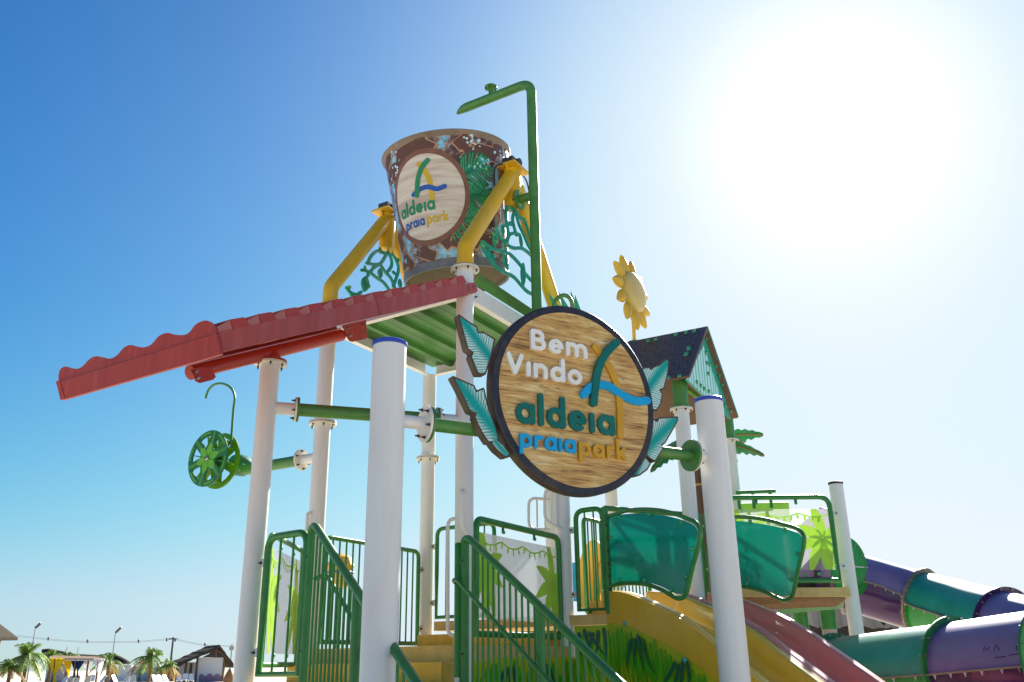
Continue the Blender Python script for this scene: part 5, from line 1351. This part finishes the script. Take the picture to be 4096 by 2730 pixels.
for k, (pts, rungs, lab, base) in enumerate(((((640, 200), (470, 145), (465, 480), (650, 570)), ((540, 190, 535, 530), (590, 200, 595, 545)), 'white grab ladder facing the stairs on the post behind the sign', TR - V * .1),
                                       (((525, 260), (300, 240), (300, 570), (525, 575)), ((385, 260, 390, 550), (465, 265, 475, 560)), 'white grab ladder behind it, facing the bucket tower', TR + V * .05))):
    e = gpx(J3, base, (0, 1, 0), pts); rr = [(onV(J3(a, b), base, (0, 1, 0)), onV(J3(c, d), base, (0, 1, 0))) for a, b, c, d in rungs]
    grab(e, ('white grab ladder on the post behind the sign, turned to the stairs', 'white grab ladder on the post behind the sign, turned to the bucket tower')[k], rr)

# yellow water gun on a stand, behind the stairs
wg = thing('water_gun', v3((-1.55, 10.2, ZA_)), 'small yellow water gun on a green stand behind the stair balusters', 'water gun')
c = atD(J1(990, 650), 9.6)
mb = MB(); mb.cyl((c[0], c[1], ZA_), c - UP * .1, .035); part('stand', mb, 'green_rail', wg)
mb = MB(); mb.lathe(c - UP * .14, UP, [(.02, 0), (.10, .02), (.14, .10), (.13, .18), (.15, .24), (.11, .33), (.03, .37)], 20, True, True); part('body', mb, 'yellow_paint', wg)
mb = MB(); mb.lathe(c + UP * .03, UP, [(.145, -.01), (.155, .0), (.145, .01)], 20); part('band', mb, 'b_blue', wg)

# big yellow play horn and blue slide parts glimpsed behind the baluster guard
ph = atD(J3(1010, 1060), 12.6)
hn_ = thing('play_funnel', ph - UP * .6, 'orange and blue water funnel behind the narrow baluster guard', 'toy')
mb = MB(); mb.lathe(ph, (-.9, -.3, .1), [(.12, -.3), (.30, -.12), (.46, .05), (.50, .07), (.50, .10), (.45, .09), (.28, -.1)], 32, True); part('funnel', mb, 'yellow_paint', hn_)
mb = MB(); mb.lathe(ph + v3((.12, .06, -.01)), (-.9, -.3, .1), [(.12, -.3), (.33, -.12), (.49, .05)], 32, True); part('blue_shell', mb, 'letter_blue', hn_)
mb = MB(); mb.cyl((ph[0] + .2, ph[1] + .2, 0), (ph[0] + .2, ph[1] + .2, ph[2]), .06); part('stand', mb, 'letter_blue', hn_)
bw = atD(J3(800, 1120), 13.2)
mb = MB(); mb.box(bw, (.35, 0, 0), (0, .02, 0), (0, 0, .28)); single('blue_barrier', mb, 'letter_blue', 'blue play barrier glimpsed through the narrow baluster guard', 'barrier', smooth=False)

# ------------------------------------------------------------------ tube slides
def tube_slide(pts, rads, cols, label, group, close=False):
    """pts: centres at each joint (list of lists for each shell); cols: (upper, lower, rim) for each shell"""
    t = thing('tube_slide', (pts[0][0][0], pts[0][0][1], 0), label, 'tube slide', group)
    flat = [pts[0][0]] + [p for P_ in pts for p in P_[1:]]; full = smooth_path(flat, 6); at_ = 0
    for s, (P_, (mu, ml, mr)) in enumerate(zip(pts, cols)):
        lo_, hi_ = at_ * 6, (at_ + len(P_) - 1) * 6; at_ += len(P_) - 1
        P_ = full[lo_:hi_ + 1]; ext = [full[max(lo_ - 1, 0)]] + P_ + [full[min(hi_ + 1, len(full) - 1)]]; r = rads; n = len(P_); seg = 20
        fr = []
        for i in range(n):
            T = ext[i + 2] - ext[i]; T /= np.linalg.norm(T); sd_ = np.cross(T, UP); sd_ /= np.linalg.norm(sd_); fr.append((T, sd_, np.cross(sd_, T)))
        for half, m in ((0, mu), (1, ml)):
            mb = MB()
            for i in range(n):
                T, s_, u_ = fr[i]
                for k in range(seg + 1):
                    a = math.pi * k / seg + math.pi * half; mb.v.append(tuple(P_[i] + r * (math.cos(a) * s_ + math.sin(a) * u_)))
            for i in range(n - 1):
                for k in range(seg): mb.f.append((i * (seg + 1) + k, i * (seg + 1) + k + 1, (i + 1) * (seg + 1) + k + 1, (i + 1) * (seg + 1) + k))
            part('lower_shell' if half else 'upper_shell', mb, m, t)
        for sgn in (-1, 1):
            mb = MB()
            for i in range(n):
                T, s_, u_ = fr[i]
                for dr, du in ((0, .008), (.04, .008), (.04, -.008), (0, -.008)): mb.v.append(tuple(P_[i] + s_ * sgn * (r + dr) + u_ * du))
            for i in range(n - 1):
                for k in range(4): mb.f.append((i * 4 + k, i * 4 + (k + 1) % 4, (i + 1) * 4 + (k + 1) % 4, (i + 1) * 4 + k))
            sm = part('seam', mb, 'tube_rim', t, smooth=False)
            for i in range(1, n - 1, 2): bolt(sm, P_[i] + fr[i][1] * sgn * (r + .028) - fr[i][2] * .008, -fr[i][2], 'steel', hexbolt, 1.1)
        for e in ((0, n - 1) if s == len(pts) - 1 else (0,)):
            T, s_, u_ = fr[e]; sg_ = 1 if e == 0 else -1
            mb = MB(); mb.lathe(P_[e], T * sg_, [(r - .01, -.012), (r + .055, -.012), (r + .055, .012), (r, .012)], 44); fl_ = part('flange', mb, mr, t)
            for k in range(18):
                a = 2 * math.pi * k / 18; bolt(fl_, P_[e] + T * .012 + (r + .032) * (math.cos(a) * s_ + math.sin(a) * u_), T, 'steel', hexbolt, 1.0)
                bolt(fl_, P_[e] - T * .012 + (r + .032) * (math.cos(a) * s_ + math.sin(a) * u_), -T, 'steel', hexbolt, 1.0)
F0, F1_, F2_, F3_ = atD(J6(-150, 470), 12.9), atD(J6(250, 565), 12.4), atD(J6(960, 768), 12.0), atD(J6(1800, 1005), 10.6)
F15, F25 = atD(J6(620, 672), 12.25), atD(J6(1340, 872), 11.4)
pt_ = thing('portal_disc', atD(J6(230, 700), 11.9), 'round dark green portal disc where the tube slide leaves the upper deck', 'disc')
pn_ = ang(-57); pc_ = atD(J6(225, 415), 11.9)
mb = MB(); mb.lathe(pc_, pn_, [(.02, 0), (.40, 0), (.40, .025), (.02, .025)], 40, True, True); dk = part('disc', mb, 'tube_green', pt_)
mb = MB(); mb.box(pc_ + pn_ * .027, np.cross(pn_, UP) * .39, pn_ * .002, UP * .006); part('joint', mb, 'plaster', dk, smooth=False)
for k in range(12): bolt(dk, pc_ + pn_ * .025 + .33 * (math.cos(k * .5236) * np.cross(pn_, UP) + math.sin(k * .5236) * UP), pn_, 'steel', hexbolt, 1.1)
tube_slide([[F0, (F0 + F1_) / 2, F1_], [F1_, F15, F2_], [F2_, F25, F3_], [F3_, atD(J6(2300, 1150), 9.9), atD(J6(2800, 1300), 9.3)]], .405,
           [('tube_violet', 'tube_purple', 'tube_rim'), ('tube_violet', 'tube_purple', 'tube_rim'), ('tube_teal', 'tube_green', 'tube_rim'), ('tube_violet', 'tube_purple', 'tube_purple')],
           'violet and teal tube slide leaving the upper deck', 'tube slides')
G0, G1_, G2_ = atD(J6(170, 1575), 9.5), atD(J6(1390, 1485), 8.15), atD(J6(2400, 1400), 7.3)
tube_slide([[G0, (G0 + G1_) / 2, G1_], [G1_, (G1_ + G2_) / 2 - UP * .0, G2_]], .46,
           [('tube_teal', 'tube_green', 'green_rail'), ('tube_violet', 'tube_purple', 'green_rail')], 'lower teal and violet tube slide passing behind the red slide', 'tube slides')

# ------------------------------------------------------------------ background: the park beyond
def gp_(x, Y): p = onV((x, 2670), (0, Y, 0), (0, 1, 0)); return v3((p[0], Y, 0))
def zI_(x, y, Y): return onV(zI(x, y), (0, Y, 0), (0, 1, 0))
def poly_yz(name, pts, Y, depth, m, parent, smooth=False):
    mb = MB(); mb.prism([zI_(x, y, Y) for x, y in pts], (0, depth, 0)); return part(name, mb, m, parent, smooth)
def drop(pts): return [v3((p[0], p[1], max(0, p[2]))) for p in pts]
# white changing hut with thatched gable roof
Yh = 118
h1 = thing('thatched_hut', gp_(840, Yh), 'white hut with thatched gable roof and mauve wave painted on its wall', 'hut')
def wallp(name, x0, y0, x1, Y, dp, m, parent=h1):
    a, b = zI_(x0, y0, Y), zI_(x1, y0, Y); mb = MB(); mb.prism([v3((a[0], Y, 0)), v3((b[0], Y, 0)), b, a], (0, dp, 0)); return part(name, mb, m, parent, smooth=False)
wallp('wall', 1870, 662, 2108, Yh, .25, 'plaster'); wallp('wall', 1672, 725, 1745, Yh + .4, .25, 'plaster'); wallp('wall', 1757, 705, 1850, Yh + .6, .25, 'plaster')
wallp('door', 1788, 715, 1812, Yh + .5, .06, 'timber')
for x, y in ((1858, 655), (2112, 655), (1668, 720), (1750, 700)): wallp('post', x - 8, y, x + 8, Yh - .15, .3, 'timber')
wv = [(1870, 835), (1890, 812), (1912, 822), (1935, 838), (1958, 815), (1985, 812), (2010, 838), (2032, 818), (2055, 812), (2078, 838), (2106, 815)]
mb = MB(); mb.prism([zI_(x, y, Yh - .02) for x, y in wv] + drop([zI_(2106, 905, Yh - .02), zI_(1870, 905, Yh - .02)]), (0, .018, 0)); part('painted_wave', mb, 'wave_mauve', h1, smooth=False)
apx, lft, rgt = zI_(2070, 545, Yh - 1.2), zI_(1680, 715, Yh - 1.2), zI_(2200, 722, Yh - 1.2)
bk_ = v3((-6.2, 9.5, 0)) * .55
for nm, a, b in (('roof', apx, lft), ('roof', apx, rgt)):
    mb = MB(); n_ = 14; rn = random.Random(2)
    for i in range(n_ + 1):
        t = i / n_; p = a + (b - a) * t; j = rn.uniform(-.06, .06)
        for q in (p + UP * j, p + bk_ + UP * rn.uniform(-.06, .06), p + bk_ - UP * .32, p - UP * (.32 + rn.uniform(0, .12))): mb.v.append(tuple(q))
    for i in range(n_):
        for k in range(4): mb.f.append((i * 4 + k, i * 4 + (k + 1) % 4, i * 4 + 4 + (k + 1) % 4, i * 4 + 4 + k))
    mb.f += [(0, 1, 2, 3), (n_ * 4 + 3, n_ * 4 + 2, n_ * 4 + 1, n_ * 4)]
    part(nm, mb, 'thatch', h1, smooth=False)
poly_yz('gable', [(2040, 590), (1900, 660), (2105, 660)], Yh - .2, .2, 'lamp_dark', h1)
for a, b in (((2035, 595), (2035, 660)), ((2045, 590), (2120, 640)), ((2085, 620), (2165, 700))): 
    mb = MB(); mb.cyl(zI_(*a, Yh - .9), zI_(*b, Yh - .9), .09); part('rafter', mb, 'timber', h1)
# long low building with murals and a thatched roof
Yb = 128
b1 = thing('thatched_building', gp_(560, Yb), 'low building with dark thatched roof and colourful murals behind the palms', 'building')
for i, (x0, x1, m, top_) in enumerate(((1010, 1120, 'plaster_pink', 770), (1125, 1168, 'plaster', 745), (1172, 1318, 'mural_blue', 745), (1325, 1478, 'mural_blue', 752), (1492, 1640, 'plaster_pink', 770), (560, 640, 'metal_grey', 720), (440, 556, 'mural_blue', 750))):
    wallp('wall_panel', x0, top_, x1, Yb, .2, m, b1)
for x in (1122, 1170, 1322, 1484, 1645): wallp('post', x - 5, 735, x + 5, Yb - .1, .25, 'timber', b1)
wallp('canopy_beam', 1120, 732, 1240, Yb - .3, .5, 'plaster', b1).data.materials.clear() or None
b1.children[-1].data.materials.append(MATS['plaster'])
def thatch_roof(parent, pts_top, pts_bot, Y, dp):
    mb = MB(); rn = random.Random(len(pts_top)); a = [zI_(x, y, Y + dp) + UP * rn.uniform(-.05, .05) for x, y in pts_top]; b = [zI_(x, y, Y) + UP * rn.uniform(-.08, .08) for x, y in pts_bot]
    mb.prism(a + b[::-1], (0, .5, .1)); return part('roof', mb, 'thatch', parent, smooth=False)
thatch_roof(b1, [(960, 640), (1000, 622), (1060, 625), (1120, 655), (1170, 680), (1215, 715)], [(950, 700), (1040, 725), (1120, 728), (1205, 726), (1212, 722)], Yb - 1.5, 1.5)
thatch_roof(b1, [(390, 590), (440, 585), (560, 605), (700, 632), (890, 640), (950, 655)], [(400, 700), (600, 700), (800, 700), (940, 690)], Yb - 1.5, 1.5)
# thatched shelter entering at the left edge
Ys = 78
s1 = thing('thatched_shelter', gp_(-60, Ys), 'corner of a thatched pyramid roof on a timber post at the picture edge', 'shelter')
c0 = zI_(-330, 475, Ys - 4); ap_ = v3((c0[0], c0[1], zI_(0, 170, Ys)[2])); ze = zI_(150, 474, Ys)[2]
ex = zI_(170, 474, Ys); hw = ex[0] - c0[0]
cs = [v3((c0[0] + sx * hw, c0[1] + sy * 4, ze)) for sx, sy in ((-1, -1), (1, -1), (1, 1), (-1, 1))]
mb = MB(); mb.add(cs + [ap_] + [c - UP * .22 for c in cs], [(0, 1, 4), (1, 2, 4), (2, 3, 4), (3, 0, 4), (5, 6, 1, 0), (6, 7, 2, 1), (7, 8, 3, 2), (8, 5, 0, 3), (8, 7, 6, 5)]); part('roof', mb, 'thatch', s1, smooth=False)
mb = MB(); q = zI_(-12, 520, Ys + .5); mb.cyl((q[0], q[1], 0), (q[0], q[1], ze + .2), .14); part('post', mb, 'timber', s1)
mb = MB(); mb.cyl(zI_(-10, 525, Ys + .5), zI_(18, 478, Ys + .5), .07); part('brace', mb, 'timber', s1)
# cabana with coloured curtains
Yc = 96
cb = thing('curtain_cabana', gp_(310, Yc), 'flat-roofed cabana with yellow, blue and white tied curtains', 'cabana')
mb = MB(); mb.prism([zI_(450, 668, Yc), zI_(985, 672, Yc), zI_(1000, 655, Yc + 5), zI_(500, 640, Yc + 5)], (0, 0, -.10)); part('roof', mb, 'timber', cb, smooth=False)
mb = MB(); mb.prism([zI_(455, 675, Yc), zI_(985, 678, Yc), zI_(985, 690, Yc), zI_(455, 690, Yc)], (0, .1, 0)); part('front_beam', mb, 'plaster', cb, smooth=False)
for x, Y in ((520, Yc), (930, Yc), (715, Yc + 3), (835, Yc + 4)): 
    q = zI_(x, 680, Y); mb = MB(); mb.cyl((q[0], q[1], 0), q, .09); part('post', mb, 'timber', cb)
def curtain(x0, x1, y0, ytie, yb, xt, m, Y):
    n_ = 11; rows_ = 9; mb = MB()
    for r_ in range(rows_ + 1):
        t = r_ / rows_; y = y0 + (yb - y0) * t; k = (y - y0) / (ytie - y0)
        wv_ = (1 - .86 * min(1, k) ** 1.5) if k <= 1 else .14 + .25 * (k - 1)
        for i in range(n_ + 1):
            u_ = i / n_ - .5; xm = (x0 + x1) / 2 + (xt - (x0 + x1) / 2) * min(1, k)
            p = zI_(xm + u_ * (x1 - x0) * wv_, y, Y); p[1] += .10 * math.sin(i * 2.1) * wv_; mb.v.append((p[0], p[1], max(.02, p[2])))
    for r_ in range(rows_):
        for i in range(n_): a = r_ * (n_ + 1) + i; mb.f.append((a, a + 1, a + n_ + 2, a + n_ + 1))
    part('curtain', mb, m, cb)
curtain(465, 612, 668, 830, 905, 512, 'cloth_yellow', Yc - .1); curtain(596, 680, 690, 815, 880, 645, 'cloth_yellow', Yc + 3.2)
curtain(672, 738, 692, 790, 850, 705, 'cloth_blue', Yc + 3); curtain(722, 800, 692, 785, 850, 730, 'cloth_blue', Yc + 2.9)
curtain(770, 840, 690, 800, 850, 828, 'cloth_white', Yc + 4); curtain(880, 985, 672, 820, 905, 935, 'cloth_white', Yc - .1)
# lamps, poles and wires
def lamp(x0, y1, hx, hy, label, Y=125):
    t = thing('street_lamp', gp_(zI(x0, 0)[0], Y), label, 'lamp'); top_ = zI_(x0, y1, Y); hd_ = zI_(hx, hy, Y)
    mb = MB(); mb.cyl((top_[0], Y, 0), top_, .10, .06); part('pole', mb, 'metal_grey', t)
    d_ = hd_ - top_; n_ = np.cross(d_, (0, 1, 0)); n_ /= np.linalg.norm(n_)
    mb = MB(); mb.box(top_ + d_ * .55, d_ * .5, n_ * .09, (0, .22, 0)); part('lamp_head', mb, 'lamp_dark', t, smooth=False)
lamp(332, 385, 382, 338, 'slim street lamp with solar head above the clustered palms'); lamp(1087, 430, 1140, 378, 'slim street lamp with solar head above the dark thatched roof')
Yw = 175
up = thing('utility_pole', gp_(zI(1622, 0)[0], Yw), 'dark wooden utility pole left of the white thatched hut', 'pole')
t_ = zI_(1632, 470, Yw); mb = MB(); mb.cyl((t_[0], Yw, 0), t_, .22, .16); part('pole', mb, 'lamp_dark', up)
mb = MB(); mb.box(t_ - UP * .3, (.9, 0, 0), (0, .08, 0), (0, 0, .08)); part('cross_arm', mb, 'lamp_dark', up, smooth=False)
up2 = thing('utility_pole', gp_(zI(2185, 0)[0], Yw + 20), 'pale distant utility pole right of the white thatched hut', 'pole')
t2 = zI_(2185, 535, Yw + 20); mb = MB(); mb.cyl((t2[0], t2[1], 0), t2, .14); part('pole', mb, 'metal_grey', up2)
mb = MB(); mb.box(t2 - UP * .8, (.5, 0, 0), (0, .1, 0), (0, 0, .4)); part('transformer', mb, 'metal_grey', up2, smooth=False)
for x, y in ((632, 560), (738, 560)):
    q = zI_(x, y, 150); mb = MB(); mb.cyl((q[0], q[1], 0), q, .06); single('mast', mb, 'metal_grey', 'thin distant mast behind the cabana', 'mast', 'thin masts behind the cabana')
wires = [([(160, 450), (330, 472), (500, 490), (820, 512), (1100, 512), (1305, 508), (1632, 478)], [(455, 485), (825, 508), (1305, 508), (1570, 492)]),
         ([(160, 462), (330, 482), (500, 500), (820, 520), (1100, 520), (1305, 516), (1632, 490)], []),
         ([(1632, 480), (1760, 510), (1930, 540), (2185, 552)], [(1650, 495), (1930, 538)]), ([(1632, 490), (1760, 520), (1930, 548), (2185, 560)], [])]
for i, (pts, mk) in enumerate(wires):
    mb = MB(); mb.tube(smooth_path([zI_(x, y, Yw) for x, y in pts], 4), .028, 5)
    o = single('power_line', mb, 'metal_grey', ('upper overhead wire left of the utility pole', 'lower overhead wire left of the utility pole', 'upper overhead wire right of the utility pole', 'lower overhead wire right of the utility pole')[i], 'wire')
    for x, y in mk:
        q = zI_(x, y, Yw); mb = MB(); mb.lathe(q - UP * .35, UP, [(.05, 0), (.22, .2), (.12, .35), (.24, .5), (.05, .7)], 8, True, True); part('line_marker', mb, 'lamp_dark', o)
# palms
def palm(x, ytop, Y, size, label, seed, dry=.25, lean=0):
    rn = random.Random(seed); c = zI_(x, ytop, Y); g = v3((c[0] + lean, Y, 0))
    t = thing('palm_tree', g, label, 'palm', 'small palms beside the cabana')
    mb = MB(); mb.tube(smooth_path([g, (g + c) / 2 + v3((.1, 0, 0)), c], 5), [.20 - .08 * i / 10 for i in range(11)], 9); part('trunk', mb, 'timber', t)
    green, brown = MB(), MB()
    for k in range(30):
        az = rn.uniform(0, 2 * math.pi); el = rn.uniform(-.25, 1.35); L = size * rn.uniform(.75, 1.1); m = brown if (el < .1 and rn.random() < dry * 2) else green
        h = v3((math.cos(az), math.sin(az), 0)); P_ = []
        for i in range(11):
            s = i / 10; P_.append(c + h * L * s * math.cos(el) * (1 - .15 * s) + UP * L * (s * math.sin(el) - .62 * s * s))
        m.tube(P_, [.03 * (1 - .8 * i / 10) * size * .35 for i in range(11)], 4)
        sd_ = np.cross(h, UP)
        for i in range(1, 11):
            for j in range(3):
                p = P_[i - 1] + (P_[i] - P_[i - 1]) * (j / 3); ll = size * .30 * math.sin(math.pi * min(.95, .18 + .8 * i / 10)) ** .6
                for s_ in (-1, 1):
                    tipp = p + sd_ * s_ * ll * rn.uniform(.5, .8) + (P_[i] - P_[i - 1]) * 1.6 * ll / (L * .1) * .09 - UP * ll * rn.uniform(.15, .6)
                    w_ = (P_[i] - P_[i - 1]) * .20
                    n0 = len(m.v); m.v += [tuple(p - w_), tuple(p + w_), tuple(tipp)]; m.f.append((n0, n0 + 1, n0 + 2))
    part('crown', green, 'leaf_palm', t, smooth=False)
    if brown.v: part('dry_fronds', brown, 'leaf_palm_dry', t, smooth=False)
palm(250, 640, 86, 3.0, 'large bushy palm beside the yellow curtain', 1, .3); palm(90, 760, 84, 2.0, 'low bushy palm left of the large palm', 5, .4)
palm(480, 650, 104, 2.0, 'palm crown behind the large bushy palm', 2); palm(640, 655, 106, 1.9, 'palm crown rising behind the cabana roof', 3)
palm(1020, 690, 99, 2.2, 'palm beside the white curtain', 4, .35); palm(1420, 655, 98, 2.7, 'palm before the mural building, left of a yellowish one', 6); palm(1590, 740, 97, 1.9, 'yellowish palm left of the white thatched hut', 7, .6)
# sun loungers
def make_lounger():
    t = thing('sun_lounger', (0, 0, 0), 'white plastic sun lounger on the sand among the palms', 'sun lounger', 'white sun loungers on the sand')
    mb = MB(); mb.box((0, 0, .36), (.30, 0, 0), (0, .62, 0), (0, 0, .03)); part('seat', mb, 'plastic_white', t, smooth=False)
    mb = MB(); mb.prism([(-.30, .58, .38), (.30, .58, .38), (.27, 1.0, 1.0), (.20, 1.05, 1.07), (-.20, 1.05, 1.07), (-.27, 1.0, 1.0)], (0, .05, -.02)); part('backrest', mb, 'plastic_white', t, smooth=False)
    for sx in (-1, 1):
        for y in (-.5, .5):
            mb = MB(); mb.cyl((sx * .26, y, 0), (sx * .26, y, .36), .035); part('leg', mb, 'plastic_white', t)
    return t
lg = make_lounger(); first = True
for x, Y, a in ((560, 92, -25), (665, 98, 14), (728, 98, 16), (825, 98, 12), (878, 112, 20), (910, 94, -40), (1150, 104, 75), (1205, 98, 18), (1265, 98, 20), (1515, 100, 60), (1582, 90, 70), (1640, 90, 75), (1700, 106, 25), (1745, 110, 14), (1812, 106, 22)):
    p = gp_(zI(x, 0)[0], Y)
    if first: o = lg; first = False; kids = list(lg.children)
    else:
        o = lg.copy(); COL.objects.link(o)
        for ch in kids:
            c = ch.copy(); COL.objects.link(c); c.parent = o
    o['label'] = 'white plastic sun lounger on the sand ' + ('in front of the curtain cabana' if x < 1000 else 'before the mural building, left of its palms' if x < 1400 else 'beside the yellowish palm' if x < 1690 else 'in front of the white thatched hut')
    o.location = [float(q) for q in p]; o.rotation_euler.z = R(a + 180) * 0 + R(a)
# clay urn shape at the foot of the hut
u0 = gp_(zI(2165, 0)[0], 92); zt = zI_(2165, 765, 92)[2]
mb = MB(); mb.lathe(u0, UP, [(.45, 0), (.55, .3 * zt), (.42, .6 * zt), (.22, .85 * zt), (.10, zt)], 14, True, True); single('clay_mound', mb, 'umber', 'clay-coloured tapered mound beside the white thatched hut', 'mound')
# thatched bar behind the slides
Yt = 46
tbh = thing('thatched_bar', gp_(3300, Yt), 'low white bar with ragged thatched roof behind the tube slides', 'building')
def jt(x, y, Y): return onV(J7(x, y), (0, Y, 0), (0, 1, 0))
mb = MB(); rn = random.Random(9); tp = [jt(x, 300 + rn.uniform(-8, 8), Yt + 2.5) for x in range(1380, 2620, 40)]; bt = [jt(x, 480 + rn.uniform(-14, 16) + (x - 1400) * .02, Yt) for x in range(1380, 2620, 40)]
k = len(tp); mb.add(tp + bt + [p - UP * .02 + v3((0, .6, -.5)) for p in bt], [(i, i + 1, k + i + 1, k + i) for i in range(k - 1)] + [(k + i, k + i + 1, 2 * k + i + 1, 2 * k + i) for i in range(k - 1)]); part('roof', mb, 'thatch', tbh, smooth=False)
a, b = jt(1400, 560, Yt + 1.2), jt(2700, 560, Yt + 1.2)
mb = MB(); mb.prism([v3((a[0], a[1], 0)), v3((b[0], b[1], 0)), v3((b[0], b[1], a[2])), v3((a[0], a[1], a[2]))], (0, .2, 0)); part('wall', mb, 'plaster', tbh, smooth=False)
for x in (1500, 1950, 2420): 
    q = jt(x, 420, Yt + .9); mb = MB(); mb.cyl((q[0], q[1], 0), q, .12); part('post', mb, 'timber', tbh)

# letters and lines scratched into the violet tube shell
def on_tube(px, a, b, r):
    v = ray(*px); ax = (b - a) / np.linalg.norm(b - a)
    for d in np.arange(5.0, 10.0, .005):
        q = CAM + v * d - a
        if np.linalg.norm(q - ax * (q @ ax)) < r + .002: return CAM + v * d
    return CAM + v * 8
scr = [o for o in bpy.data.objects if o.name.startswith('tube_slide') and o.get('label', '').startswith('lower')][0]
for st_ in ([(1570, 1270), (1585, 1215), (1605, 1250), (1635, 1220)], [(1680, 1250), (1705, 1195), (1735, 1250)], [(1900, 1190), (1915, 1255)], [(1918, 1182), (1935, 1250)], [(1938, 1180), (1955, 1240)], [(1690, 1325), (1800, 1310)], [(1830, 1300), (1960, 1280)]):
    mb = MB(); mb.tube([on_tube(J6(*q), G1_, G2_, .46) for q in st_], .0035, 5); part('scratch', mb, 'tube_purple', scr)
